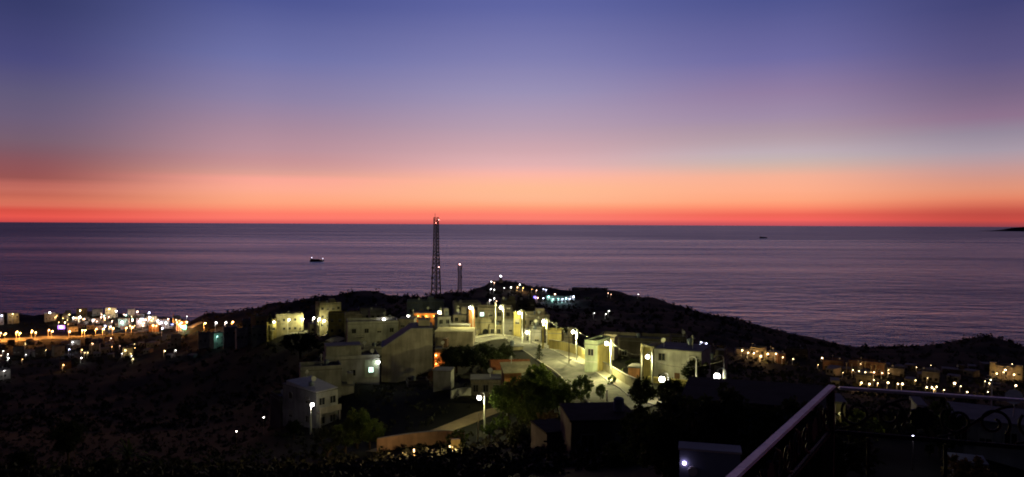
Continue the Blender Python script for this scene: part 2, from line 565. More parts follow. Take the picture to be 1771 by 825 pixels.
CX = cxyz
nrm_ = nn.new("ShaderNodeVectorMath")
nrm_.operation = 'NORMALIZE'
ll.new(tilt.outputs[0], nrm_.inputs[0])
ll.new(nrm_.outputs[0], b.inputs["Normal"])
mrng2 = nn.new("ShaderNodeMapRange")
ll.new(slick, mrng2.inputs[0])
mrng2.inputs[1].default_value = 0.35
mrng2.inputs[2].default_value = 0.65
mrng2.inputs[3].default_value = 0.14
mrng2.inputs[4].default_value = 0.26
sxyz = nn.new("ShaderNodeSeparateXYZ")
ll.new(t.outputs["Object"], sxyz.inputs[0])
off = nn.new("ShaderNodeMapRange")       # choppier water offshore
off.interpolation_type = 'SMOOTHSTEP'
ll.new(sxyz.outputs[1], off.inputs[0])
off.inputs[1].default_value = 5000
off.inputs[2].default_value = 11000
off.inputs[3].default_value = 0.0
off.inputs[4].default_value = 0.13
radd = nn.new("ShaderNodeMath")
ll.new(mrng2.outputs[0], radd.inputs[0])
ll.new(off.outputs[0], radd.inputs[1])
ll.new(radd.outputs[0], b.inputs["Roughness"])
tadd = nn.new("ShaderNodeMath")
tadd.operation = 'MULTIPLY_ADD'
ll.new(off.outputs[0], tadd.inputs[0])
tadd.inputs[1].default_value = 0.5
ll.new(mrng3.outputs[0], tadd.inputs[2])
ll.new(tadd.outputs[0], CX.inputs[1])
ll.new(CX.outputs[0], tilt.inputs[1])
S = 160000
struct(MB().add([(-S, 300, 0), (S, 300, 0), (S, S, 0), (-S, S, 0)], [(0, 1, 2, 3)]).build("sea", m, None, (0, 0, SEA)))


# ------------------------------------------------------------------ roads
def smooth_line(pp, step):
    pp = [Vector((p.x, p.y, 0)) for p in pp]
    pp = [pp[0] * 2 - pp[1]] + pp + [pp[-1] * 2 - pp[-2]]
    out = []
    for i in range(1, len(pp) - 2):
        a, b_, c, d = pp[i - 1:i + 3]
        k = max(2, int((c - b_).length / step))
        for j in range(k):
            s = j / k
            out.append(0.5 * ((2 * b_) + (c - a) * s + (2 * a - 5 * b_ + 4 * c - d) * s * s + (3 * b_ - a - 3 * c + d) * s ** 3))
    out.append(pp[-2])
    return out


ROADS = []


def ribbon(name, m, line, off0, off1, up, skirt=0.6, keep=True):
    """a strip along a line, its edges off0..off1 metres to the right of it, lying on the ground"""
    vs, fs = [], []
    cross = (0.0, 0.5, 1.0)
    n_ = len(line)
    for i, p in enumerate(line):
        t_ = (line[min(i + 1, n_ - 1)] - line[max(i - 1, 0)]).normalized()
        s = Vector((t_.y, -t_.x, 0))
        row = [p + s * (off0 + (off1 - off0) * c) for c in cross]
        zz = [ground(q_.x, q_.y) + up for q_ in row]
        vs += [(row[0].x, row[0].y, zz[0] - skirt)] + [(q_.x, q_.y, z) for q_, z in zip(row, zz)] + [(row[-1].x, row[-1].y, zz[-1] - skirt)]
    k = len(cross) + 2
    for i in range(n_ - 1):
        for j in range(k - 1):
            fs.append((i * k + j, i * k + j + 1, (i + 1) * k + j + 1, (i + 1) * k + j))
    if keep:
        ROADS.append((line, max(abs(off0), abs(off1)) + 1.5))
    return struct(MB().add(vs, fs).build(name, m))


street = smooth_line([hit(*p) for p in ((786, 600), (815, 592), (845, 585), (876, 583), (900, 590), (925, 604), (960, 624), (1000, 648), (1045, 682), (1085, 712))], 2.5)
ribbon("street", M_ASPH, street, -4.0, 3.6, 0.16)
ribbon("kerb", M_KERB, street, -3.95, -3.65, 0.29, keep=False)
ribbon("pavement", M_PAVE, street, -7.2, -3.95, 0.28, keep=False)
ribbon("kerb", M_KERB, street, 3.6, 3.9, 0.27, keep=False)
M_PATCH = mat("asphalt_patch", (0.07, 0.068, 0.065), 0.9, 0.3, 0.8)
for i0, n_p, o0, o1 in ((14, 4, -2.8, -0.6), (22, 3, 0.4, 2.6), (27, 6, -1.4, -0.5), (36, 3, -3.0, -1.2), (41, 4, 0.8, 2.4), (48, 3, -2.2, 0.2), (53, 5, 1.2, 2.2)):
    if i0 + n_p < len(street):
        ribbon("road_patch", M_PATCH, street[i0:i0 + n_p], o0, o1, 0.166, 0.004, keep=False)
bay = smooth_line([hit(*p, dmin=500) for p in ((-260, 592), (-120, 590), (0, 589), (40, 586), (80, 584), (125, 583))], 8)
ribbon("bay_road", M_ASPH, bay, -9, 12, 0.5, 2.0)
bay2 = smooth_line([hit(*p, dmin=500) for p in ((125, 583), (165, 580), (200, 577), (230, 576), (262, 572), (310, 568), (345, 562))], 8)
ribbon("bay_road", M_ASPH, bay2, -5, 5, 0.5, 2.0)
lane = smooth_line([hit(*p) for p in ((430, 592), (465, 585), (500, 577), (530, 574), (560, 580), (590, 590))], 4)
ribbon("upper_lane", M_PAVE, lane, -3, 3, 0.25)
track = smooth_line([hit(*p) for p in ((640, 782), (720, 760), (790, 735), (850, 712), (905, 695))], 3)
ribbon("dirt_track", M_DIRT, track, -1.6, 1.6, 0.1)

# ------------------------------------------------------------------ houses
_cache = {}


def win_mesh(w, h):
    k = (round(w, 1), round(h, 1))
    if k not in _cache:
        w, h = k
        t_ = 0.09
        f_ = MB().box(-w / 2 - t_, -w / 2, -0.13, 0.02, 0, h).box(w / 2, w / 2 + t_, -0.13, 0.02, 0, h)
        f_.box(-w / 2 - t_, w / 2 + t_, -0.14, 0.02, h, h + t_).box(-0.03, 0.03, -0.05, 0.0, 0, h)
        _cache[k] = (f_.mesh("window", M_FRAME), MB().box(-w / 2, w / 2, -0.015, 0.03, 0, h).mesh("pane", M_GLASS),
                     MB().box(-w / 2 - 0.15, w / 2 + 0.15, -0.14, 0.02, -0.1, 0).mesh("sill", M_CONC))
    return _cache[k]


M_LITWIN = glow("lit_window", (1.0, 0.72, 0.35), 4.0)
M_LITCOOL = glow("lit_window_cool", (0.65, 1.0, 0.85), 2.5)


def window(root, x, y, z, w, h, ang, lit=None):
    f_, p_, s_ = win_mesh(w, h)
    o = link("window", f_, root, (x, y, z), ang)
    if lit:
        k = ("lit", lit.name, round(w, 1), round(h, 1))
        if k not in _cache:
            _cache[k] = MB().box(-round(w, 1) / 2, round(w, 1) / 2, -0.02, 0.03, 0, round(h, 1)).mesh("pane", lit)
        p_ = _cache[k]
    link("pane", p_, o)
    link("sill", s_, o)
    if not lit and rnd.random() < 0.28:
        k = ("shutter", round(w, 1), round(h, 1))
        if k not in _cache:
            _cache[k] = MB().box(-round(w, 1) / 2, round(w, 1) / 2, -0.06, -0.03, round(h, 1) * 0.35, round(h, 1)).mesh("shutter", M_FRAME)
        link("shutter", _cache[k], o)
    return o


def house(name, label, pl, pr, pt, pb, d=None, dep=8.0, rot=0.0, wall="grey", rows=0, cols=0, side=0, lit=None, door=None, parapet=True, stair=False, cat="house", group=None, roof_m=None, tank=False, clutter=True):
    pc = (pl + pr) / 2
    c = hit(pc, pb) if d is None else P(pc, pb, d)
    d = c.y
    w, h = (pr - pl) / F * d, (pb - pt) / F * d
    rz = -math.atan2(c.x, c.y) + math.radians(rot)
    root = thing(name, label, cat, c, rz, group)
    R = Matrix.Rotation(rz, 3, 'Z')
    low = 0.0
    for lx, ly in ((-w / 2, 0), (w / 2, 0), (-w / 2, dep), (w / 2, dep)):
        q_ = R @ Vector((lx, ly, 0)) + c
        low = min(low, ground(q_.x, q_.y) - c.z)
    low -= 0.6
    wm = WALLS[wall]
    MB().box(-w / 2, w / 2, 0, dep, low, h).build("wall", wm, root)
    MB().box(-w / 2 - 0.12, w / 2 + 0.12, -0.12, dep + 0.12, h, h + 0.18).build("roof_slab", roof_m or M_ROOF, root)
    if parapet:
        t_ = 0.2
        z0, z1 = h + 0.18, h + 0.18 + min(0.8, 0.16 * h + 0.1)
        p_ = MB().box(-w / 2, w / 2, 0, t_, z0, z1).box(-w / 2, w / 2, dep - t_, dep, z0, z1)
        p_.box(-w / 2, -w / 2 + t_, t_, dep - t_, z0, z1).box(w / 2 - t_, w / 2, t_, dep - t_, z0, z1)
        p_.build("parapet", wm, root)
    if stair:
        MB().box(w * 0.05, w * 0.05 + min(3.0, w * 0.4), dep * 0.4, dep * 0.4 + 3.0, h + 0.18, h + 2.6).build("stair_head", wm, root)
    if tank:
        MB().tube([(-w * 0.25, dep * 0.5, h + 0.18), (-w * 0.25, dep * 0.5, h + 1.6)], 0.6, 10).build("water_tank", WALLS["white"], root)
    if rows and cols:
        sh = h / rows
        for r_ in range(rows):
            for k in range(cols):
                x = (k + 0.5) / cols * w - w / 2
                if door and r_ == 0 and k == door - 1:
                    continue
                lm = None
                if rnd.random() < 0.10 and not lit:
                    continue
                if lit and (r_, k) in lit:
                    lm = lit[(r_, k)]
                window(root, x, 0, r_ * sh + sh * 0.34, min(1.3, w / cols * 0.5), min(1.4, sh * 0.45), 0, lm)
            for k in range(side):
                y = (k + 0.5) / side * dep
                window(root, -w / 2, y, r_ * sh + sh * 0.34, min(1.2, dep / side * 0.5), min(1.3, sh * 0.45), -math.pi / 2)
                window(root, w / 2, y, r_ * sh + sh * 0.34, min(1.2, dep / side * 0.5), min(1.3, sh * 0.45), math.pi / 2)
    if door:
        x = (door - 0.5) / max(cols, 1) * w - w / 2
        dr = MB().box(x - 0.55, x + 0.55, -0.05, 0.02, 0.02, min(2.2, h * 0.8)).build("door", M_DOOR, root)
        MB().box(x + 0.38, x + 0.44, -0.10, -0.05, 0.95, 1.1).build("handle", M_POLE, dr)
    if d < 700 and w > 3.0 and h > 1.5 and clutter:
        zt = h + 0.18
        if rnd.random() < 0.55:
            x, y = rnd.uniform(-0.4, 0.4) * w, rnd.uniform(0.15, 0.8) * dep
            dsh = MB().tube([(x, y, zt), (x, y, zt + 1.3)], 0.05, 5).tube([(x - 0.05, y - 0.30, zt + 1.45), (x, y - 0.12, zt + 1.35), (x, y - 0.05, zt + 1.3)], [0.55, 0.35, 0.05], 10)
            dsh.build("satellite_dish", M_POLE, root)
        if rnd.random() < 0.5:
            x, y = rnd.uniform(-0.4, 0.4) * w, rnd.uniform(0.2, 0.8) * dep
            a_ = MB().tube([(x, y, zt), (x, y, zt + 2.8)], 0.045, 5)
            for q in range(3):
                a_.tube([(x - 0.5 + q * 0.1, y, zt + 2.1 + q * 0.25), (x + 0.5 - q * 0.1, y, zt + 2.1 + q * 0.25)], 0.03, 4)
            a_.build("aerial", M_POLE, root)
        if rnd.random() < 0.4 and not tank:
            x, y = rnd.uniform(-0.35, 0.35) * w, rnd.uniform(0.3, 0.8) * dep
            MB().tube([(x, y, zt), (x, y, zt + 1.25), (x, y, zt + 1.45)], [0.55, 0.55, 0.2], 10).build("water_tank", WALLS["blue"], root)
        if rows >= 2 and rnd.random() < 0.6:
            x = rnd.choice([-0.25, 0.25]) * w
            zb = h / rows
            bl = MB().box(x - 1.3, x + 1.3, -1.0, 0.0, zb - 0.1, zb + 0.05).build("balcony", M_CONC, root)
            rl = MB().box(x - 1.3, x + 1.3, -1.0, -0.95, zb + 0.85, zb + 0.92)
            for q in range(9):
                rl.box(x - 1.28 + q * 0.315, x - 1.24 + q * 0.315, -0.99, -0.96, zb + 0.05, zb + 0.85)
            rl.build("balustrade", M_STEEL, bl)
    root["_w"], root["_h"] = w, h
    return root


# the ridge with the street, right to left
h = house("house", "white house with framed yellow gable wall beside the globe lamp right of the street", 1130, 1212, 606, 664, 148, 9, -14, "white", 2, 3, 0, door=2, parapet=False)
w_, h_ = h["_w"], h["_h"]
f_ = MB().box(-w_ / 2 - 2.6, -w_ / 2 - 2.2, -0.8, 0.2, -1.5, h_ + 0.6).box(-w_ / 2 - 0.5, -w_ / 2 - 0.05, -0.8, 0.2, -1.5, h_ + 0.2)
f_.add([(-w_ / 2 - 2.6, -0.8, h_ + 0.6), (-w_ / 2, -0.8, h_ + 0.1), (-w_ / 2, 0.3, h_ + 0.1), (-w_ / 2 - 2.6, 0.3, h_ + 0.6), (-w_ / 2 - 2.6, -0.8, h_ + 1.0), (-w_ / 2, -0.8, h_ + 0.5), (-w_ / 2, 0.3, h_ + 0.5), (-w_ / 2 - 2.6, 0.3, h_ + 1.0)], [(3, 2, 1, 0), (4, 5, 6, 7), (0, 1, 5, 4), (1, 2, 6, 5), (2, 3, 7, 6), (3, 0, 4, 7)])
f_.build("porch_frame", WALLS["cream"], h)
MB().box(-w_ / 2 - 2.2, -w_ / 2 - 0.5, 0.2, 6, -1.5, h_ + 0.3).build("porch_wall", WALLS["yellow"], h)
MB().box(-w_ / 2 - 0.3, w_ / 2 + 1.5, -3.0, -2.8, -2.0, 1.4).box(-w_ / 2 - 0.3, w_ / 2 + 1.5, -3.2, -2.6, 1.4, 1.55).build("garden_wall", WALLS["yellow"], h)
house("house", "long dim house with flat roof behind the pale green house", 1034, 1156, 590, 628, 196, 9, -6, "dark", 1, 4, 0, parapet=True)
h = house("house", "narrow pale green house with yellow side wall at the street bend", 1010, 1033, 596, 652, 162, 7.5, -24, "green", 2, 1, 0, parapet=True)
w_, h_ = h["_w"], h["_h"]
MB().box(w_ / 2 + 0.01, w_ / 2 + 0.2, 0.4, 7.3, -1.0, h_ - 0.1).build("side_wall", WALLS["yellow"], h)
MB().box(-w_ / 2 - 0.05, w_ / 2 + 0.05, -0.1, 0.0, h_ * 0.46, h_ * 0.46 + 0.2).build("string_course", WALLS["white"], h)
house("house", "low yellow block house between two street lamps beyond the bend", 946, 971, 577, 602, 216, 5, -8, "yellow", 0, 0, parapet=True)
house("house", "grey house with lit white garage front left of the yellow block", 906, 936, 575, 597, 228, 6, -14, "grey", 1, 2, 0, parapet=True)
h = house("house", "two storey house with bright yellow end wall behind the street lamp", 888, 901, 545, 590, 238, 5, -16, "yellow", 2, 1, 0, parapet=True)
house("house", "brownish wide house in shade behind the yellow end wall", 900, 950, 549, 586, 250, 9, 4, "tan", 2, 4, 0, parapet=True, stair=True)
h = house("house", "beige lit house with dark arched doorway near the orange banner", 820, 850, 558, 582, 250, 6, 0, "cream", 0, 0, parapet=True)
arch = [(-1.0, 0.1), (1.0, 0.1), (1.0, 1.6)] + [(math.cos(a) * 1.0, 1.6 + math.sin(a) * 1.0) for a in [math.pi * k / 8 for k in range(1, 8)]] + [(-1.0, 1.6)]
MB().prism(arch, -0.06, 0.03).build("arched_door", M_GLASS, h, (h["_w"] * 0.15, 0, 0))
house("house", "beige long house with flat roof and pale lit upper window behind arched doorway", 826, 886, 537, 566, 262, 9, 0, "tan", 2, 4, 0, lit={(1, 0): M_LITCOOL}, parapet=True)
house("house", "grey unlit house on the ridge under the thin mast", 786, 832, 527, 556, 310, 9, 6, "grey", 2, 3, 0, parapet=True, tank=True)
house("house", "dark tall house behind the second street lamp group", 866, 892, 524, 560, 300, 9, 0, "dark", 3, 2, 0, parapet=True, stair=True)
house("house", "dark low house with roof clutter below the lighthouse hill", 893, 926, 523, 548, 330, 9, 0, "dark", 2, 3, 0, parapet=True, tank=True)
house("house", "flat roofed house with yellow lit terrace wall beside the big blank wall", 752, 818, 574, 604, 214, 9, -6, "tan", 0, 0, parapet=False, roof_m=WALLS["cream"])
house("house", "small cream rooftop room on the lit terrace", 776, 812, 563, 577, 226, 4, -6, "cream", 1, 2, 0, parapet=False)
h = house("house", "blue grey house with box on roof under the tall lattice mast", 704, 768, 524, 548, 340, 9, 0, "blue", 1, 4, 0, parapet=True, stair=True)
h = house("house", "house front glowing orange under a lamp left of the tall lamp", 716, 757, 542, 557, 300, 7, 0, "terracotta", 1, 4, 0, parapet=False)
ORANGE_FRONT = h
h = house("house", "small pale house beside the lamp at the foot of the dark hill", 670, 690, 555, 574, 270, 7, 20, "cream", 0, 0, parapet=True)
house("house", "grey house with three dark windows left of the big blank wall", 602, 688, 560, 606, 246, 9, 4, "grey", 2, 4, 0, parapet=True)
# the big blank gable
c = P(704, 664, 190)
root = thing("house", "large house with blank tan end wall and sloping left shoulder", "house", c, -math.atan2(c.x, c.y))
k = 190 / F
poly = [(-44 * k, -3.0), (44 * k, -3.0), (44 * k, 95 * k), (8 * k, 95 * k), (-40 * k, 63 * k), (-44 * k, 63 * k)]
MB().prism(poly, 0, 11).build("wall", WALLS["tan"], root)
MB().prism([(44.8 * k, 95 * k), (44.8 * k, 97 * k), (7 * k, 97 * k), (-41 * k, 65 * k), (-45 * k, 65 * k), (-45 * k, 63.1 * k), (-40 * k, 63.1 * k), (8 * k, 95.1 * k)][::-1], -0.15, 11.1).build("coping", M_CONC, root)
MB().box(20 * k, 40 * k, 4, 8, 97 * k, 97 * k + 1.6).build("stair_head", WALLS["tan"], root)
BLANK = root
# patio with orange lamps at the right foot of the blank wall
c = P(769, 640, 190.5)
root = thing("patio", "walled patio glowing orange beside the big blank wall", "patio", c, 0)
MB().box(-2.9, 2.9, 3.0, 3.2, -2, 3.9).box(-2.9, 2.9, -0.2, 0.0, -3, 0.6).box(2.7, 2.9, 0.0, 3.0, -3, 1.0).build("wall", WALLS["terracotta"], root)
MB().box(-2.9, 2.7, 0.0, 3.0, -2.0, -0.3).build("floor", M_PAVE, root)
PATIO = root
# houses at the near left of the ridge
h = house("house", "grey stepped house with green lit balcony room left of the blank wall", 564, 656, 622, 664, 178, 8, 6, "grey", 1, 3, 0, parapet=True)
w_, h_ = h["_w"], h["_h"]
MB().box(-w_ / 2 + 0.3, w_ * 0.18, 2.0, 7.5, h_ + 0.18, h_ + 3.0).build("upper_storey", WALLS["grey"], h)
MB().box(-w_ / 2 + 0.2, w_ * 0.19, 1.9, 7.6, h_ + 3.0, h_ + 3.2).build("upper_slab", M_ROOF, h)
MB().box(w_ * 0.22, w_ * 0.47, -0.12, 0.0, h_ * 0.25, h_ * 0.95).build("balcony_wall", WALLS["green"], h)
window(h, w_ * 0.34, -0.12, h_ * 0.45, 1.1, 1.2, 0, M_LITCOOL)
STEP = h
house("house", "low grey house front with blank walls below the stepped house", 521, 590, 640, 690, 166, 6, 4, "grey", 0, 0, parapet=True)
h = house("house", "two storey house with tarpaulin roof and balcony beside the tripod lamp", 544, 588, 676, 742, 150, 12.5, 34, "grey", 2, 2, 2, parapet=False)
w_, h_ = h["_w"], h["_h"]
MB().add([(-w_ / 2 - 0.3, -0.4, h_ + 0.35), (w_ / 2 + 0.2, 0.3, h_ + 0.32), (w_ / 2 - 0.1, 9.5, h_ + 1.5), (-w_ / 2 - 0.2, 10.8, h_ + 1.1), (-w_ / 2 - 0.3, -0.4, h_ + 0.2), (w_ / 2 + 0.2, 0.3, h_ + 0.2), (w_ / 2 - 0.1, 9.5, h_ + 0.2), (-w_ / 2 - 0.2, 10.8, h_ + 0.2)], [(7, 6, 5, 4), (0, 1, 2, 3), (4, 5, 1, 0), (5, 6, 2, 1), (6, 7, 3, 2), (7, 4, 0, 3)]).build("tarpaulin", M_TARP, h)
MB().box(-w_ / 2, w_ / 2, -1.2, 0.0, h_ * 0.48, h_ * 0.52).box(-w_ / 2, w_ / 2, -1.2, -1.1, h_ * 0.52, h_ * 0.52 + 0.9).build("balcony", WALLS["tan"], h)
for s in (-0.45, 0.45):
    MB().box(w_ * s - 0.12, w_ * s + 0.12, -1.15, -0.9, -2, h_ * 0.48).build("column", WALLS["tan"], h)
# sheds in the dip
h = house("shed", "low stone hut with slab roof left of the orange door shed", 814, 866, 657, 688, 152, 5, 0, "stone", 1, 3, 0, parapet=False, cat="shed")
h = house("shed", "grey plastered box shed below the orange patio", 749, 780, 642, 676, 153, 4, -10, "grey", 0, 0, parapet=False, cat="shed")
h = house("shed", "small shed with orange door under a lean-to roof", 872, 902, 645, 672, 156, 5, 8, "terracotta", 0, 0, parapet=False, cat="shed")
MB().box(-0.9, 0.5, -0.08, 0.02, -0.5, 2.2).build("door", M_DOOR_O, h)
MB().add([(-2.2, -1.6, h["_h"] + 0.25), (4.4, -1.6, h["_h"] + 0.35), (4.4, 5.4, h["_h"] + 1.3), (-2.2, 5.4, h["_h"] + 1.2), (-2.2, -1.6, h["_h"] + 0.4), (4.4, -1.6, h["_h"] + 0.5), (4.4, 5.4, h["_h"] + 1.45), (-2.2, 5.4, h["_h"] + 1.35)], [(3, 2, 1, 0), (4, 5, 6, 7), (0, 1, 5, 4), (1, 2, 6, 5), (2, 3, 7, 6), (3, 0, 4, 7)]).build("lean_to_roof", WALLS["cream"], h)
h = house("house", "small cottage with red tiled roof behind the lean-to shed", 852, 916, 640, 660, 168, 6, 6, "cream", 1, 3, 0, parapet=False)
w_, h_ = h["_w"], h["_h"]
rf = MB().prism([(-0.5, h_ + 0.2), (6.5, h_ + 0.2), (3.0, h_ + 1.9)], -w_ / 2 - 0.4, w_ / 2 + 0.4).build("tiled_roof", M_TILE, h, None)
rf.rotation_euler = (0, 0, math.pi / 2)
rf.location = (0, 0, 0)
rf.scale = (1, -1, 1)
# dark houses below the terrace
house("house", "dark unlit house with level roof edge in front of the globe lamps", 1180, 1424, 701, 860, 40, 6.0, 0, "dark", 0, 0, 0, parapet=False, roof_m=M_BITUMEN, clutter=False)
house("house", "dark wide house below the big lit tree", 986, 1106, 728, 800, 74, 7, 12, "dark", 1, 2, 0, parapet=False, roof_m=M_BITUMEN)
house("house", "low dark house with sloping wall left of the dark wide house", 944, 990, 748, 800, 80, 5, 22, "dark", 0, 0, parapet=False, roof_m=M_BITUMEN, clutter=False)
house("house", "long grey low house seen through the railing scrolls", 1655, 1840, 736, 790, 50, 5, 4, "grey", 1, 5, 0, parapet=False)
house("house", "narrow grey house seen through the railing beside the shrubs", 1588, 1600, 704, 740, 58, 3, 10, "grey", 0, 0, parapet=False)
house("house", "small cream gatehouse lit yellow behind the railing corner", 1446, 1461, 698, 738, 60, 3, 10, "cream", 0, 0, parapet=False)
house("shed", "pale low shed roof seen below the railing frieze", 1652, 1702, 804, 818, 44, 1.6, 10, "dark", 0, 0, parapet=False, roof_m=WALLS["grey"], clutter=False, cat="shed")
# left of the ridge: houses along the upper lane
house("apartment_building", "four storey pale block standing tallest on the upper lane", 553, 590, 526, 582, 405, 10, 14, "cream", 4, 4, 2, parapet=True, stair=True, cat="building")
house("house", "wide yellow lit house right of the four storey pale block", 568, 622, 544, 580, 390, 9, -4, "yellow", 2, 4, 0, parapet=True)
house("house", "beige house behind the two white lamps on the upper lane", 478, 524, 545, 575, 470, 10, 4, "cream", 2, 5, 0, parapet=True)
house("house", "yellow lit house at the left end of the upper lane", 442, 466, 549, 576, 490, 10, 18, "yellow", 2, 3, 0, parapet=True)
house("house", "dim grey house left of the yellow lit lane house", 420, 444, 556, 582, 510, 9, 0, "grey", 2, 3, 0, parapet=True)
house("house", "dim cube house below the left end of the lane", 410, 428, 572, 592, 500, 8, 8, "white", 1, 3, 0, parapet=True)
house("house", "dim paired house below the lane lamps", 436, 462, 568, 588, 468, 8, -6, "grey", 1, 3, 0, parapet=True)
house("house", "pale cyan lit house on the slope above the dark valley", 370, 388, 578, 598, 560, 8, 24, "green", 2, 2, 0, parapet=True)
house("house", "grey slope house left of the cyan lit house", 344, 366, 578, 598, 580, 8, 0, "grey", 1, 3, 0, parapet=True)
house("house", "dim roofed house on the dark hill right shoulder", 620, 660, 536, 556, 420, 9, 0, "grey", 1, 4, 0, parapet=True)

# houses of the town round the bay: pixel box, wall, rows, cols, words
def nth(k):
    k += 1
    return "%d%s" % (k, "th" if 10 < k % 100 < 14 else {1: "st", 2: "nd", 3: "rd"}.get(k % 10, "th"))


BAY = [
    (11, 36, 541, 560, "cream", 2, 4, "yellow lit villa on the left cape"),
    (-14, 8, 543, 562, "white", 2, 3, "white lit villa cut by the left picture edge"),
    (76, 97, 541, 556, "white", 1, 3, "low white house under the brightest left flood lamp"),
    (124, 158, 533, 548, "cream", 2, 5, "yellow lit shore house with a lamp on its front"),
    (156, 182, 534, 546, "blue", 1, 4, "long bluish shore building"),
    (176, 206, 532, 549, "cream", 2, 5, "cream shore hotel with two rows of windows"),
    (222, 233, 534, 548, "white", 2, 1, "narrow white lit gable by the shore"),
    (120, 134, 565, 574, "white", 1, 2, "white lit kiosk beside the purple awning"),
    (160, 172, 550, 560, "grey", 1, 2, "grey house left of the cream hotel lamps"),
    (203, 224, 550, 566, "white", 2, 3, "white house under the large teal flood lamp"),
    (236, 250, 550, 566, "white", 2, 2, "white shop building with bluish lamps"),
    (252, 272, 546, 563, "cream", 2, 3, "cream shop building with pink lamp"),
    (256, 276, 561, 574, "terracotta", 1, 3, "orange glowing building at the road bend"),
    (276, 292, 552, 568, "white", 2, 2, "white house among the brightest town lamps"),
    (306, 320, 556, 570, "terracotta", 1, 2, "orange lit house beside the green sign"),
    (124, 138, 588, 602, "white", 2, 2, "white lit house below the bay road"),
    (206, 236, 602, 616, "cream", 1, 4, "cream house with orange lit yard in the dark valley"),
    (178, 200, 584, 596, "brown", 1, 3, "red brown house below the second road"),
    (290, 318, 580, 600, "grey", 2, 4, "grey hotel front on the dark slope"),
    (150, 176, 596, 612, "grey", 1, 3, "grey house with small lamps in the valley"),
    (90, 116, 598, 616, "grey", 1, 3, "dim house on the valley slope right of the tall flagpole lamp"),
    (-4, 22, 640, 656, "white", 1, 3, "pale roofed house at the left edge in the dark valley"),
    (20, 44, 600, 616, "dark", 1, 3, "dark house under the lit bay road"),
    (56, 84, 602, 618, "dark", 1, 3, "dark wide house under the lit bay road bend"),
    (104, 124, 626, 638, "brown", 1, 2, "brown house with orange lamp deep in the valley"),
]
for a, b_, c_, d_, wl_, r_, k_, words in BAY:
    if k_ > 4:
        k_ = 4
    if b_ - a > 16:
        a, b_ = (a + b_) / 2 - 8, (a + b_) / 2 + 8
        k_ = 3
    house("house", words, a, b_, c_ + 2, d_, None, 9, rnd.uniform(-15, 15), wl_, r_, k_, 0, parapet=True, group="houses of the bay town")
# right hand valley
house("villa", "lower left wing of the warm veranda villa in the right valley", 1274, 1296, 607, 622, 414, 6, 10, "tan", 1, 2, 0, parapet=True)
house("villa", "middle part of the warm veranda villa in the right valley", 1297, 1322, 604, 626, 410, 7, -8, "cream", 2, 3, 0, parapet=True)
house("villa", "right wing of the warm veranda villa in the right valley", 1324, 1342, 609, 624, 412, 6, -20, "tan", 1, 2, 0, parapet=False)
house("villa", "small outbuilding at the right end of the warm veranda villa", 1345, 1358, 612, 628, 404, 4, 12, "brown", 1, 1, 0, parapet=False)
house("villa", "brown dim villa left of the lit colonnade house", 1424, 1456, 626, 644, 400, 8, -6, "brown", 1, 3, 0, parapet=True)
house("villa", "colonnaded villa with orange lit columns in the right valley", 1470, 1526, 628, 648, 392, 8, -8, "brown", 1, 4, 0, parapet=True)
house("villa", "low orange lit terrace house touching the railing corner", 1482, 1508, 652, 668, 330, 6, 0, "cream", 1, 2, 0, parapet=True)
h = house("villa", "villa with two lit square towers at the far right", 1716, 1762, 636, 654, 420, 8, 0, "tan", 1, 3, 0, parapet=True)
for s, zt in ((-0.4, 2.6), (0.42, 2.0)):
    tw = MB().box(h["_w"] * s - 1.7, h["_w"] * s + 1.7, -1.6, 2.0, -1.5, h["_h"] + zt).build("tower", WALLS["cream"], h)
    window(h, h["_w"] * s, -1.6, 2.8, 1.3, 1.7, 0)
house("house", "dim grey house right of the colonnade villa", 1536, 1562, 640, 656, 400, 8, 0, "grey", 1, 3, 0, parapet=True)
house("house", "dim grey house left of the twin tower villa", 1596, 1622, 646, 664, 380, 8, 0, "grey", 1, 3, 0, parapet=True)
house("house", "long dim house on the dark slope right of the headland lights", 1210, 1256, 604, 618, 420, 8, 0, "dark", 1, 4, 0, parapet=True)
# headland
house("hotel", "long dark building on the crest of the headland", 988, 1048, 500, 513, 1000, 14, -8, "grey", 2, 8, 0, parapet=True, cat="building")
house("house", "orange lit house on the slope of the lighthouse hill", 890, 908, 492, 501, 990, 9, 0, "cream", 2, 3, 0, parapet=True)
house("house", "teal lit terrace building in the middle of the headland lamps", 944, 994, 514, 523, 860, 9, 0, "white", 1, 4, 0, parapet=True)


# the lower end of the columns of the colonnade villa
def column(label, px, pt, pb, d, m_=None):
    c = P(px, pb, d)
    hh = (pb - pt) / F * d
    o = thing("column", label, "column", c, 0, "lit columns of the valley villa")
    MB().tube([(0, 0, -1.5), (0, 0, hh)], 0.28, 8).build("shaft", m_ or WALLS["cream"], o)
    MB().box(-0.45, 0.45, -0.45, 0.45, hh, hh + 0.25).build("capital", WALLS["cream"], o)


for k, (px, pt, pb) in enumerate(((1464, 628, 640), (1473, 630, 642), (1484, 624, 645), (1490, 626, 646), (1496, 626, 648), (1506, 632, 648), (1514, 632, 649), (1529, 630, 645))):
    column("pale lit column before the colonnade villa, number %s from the left" % ("first second third fourth fifth sixth seventh eighth".split()[k]), px, pt, pb, 388)


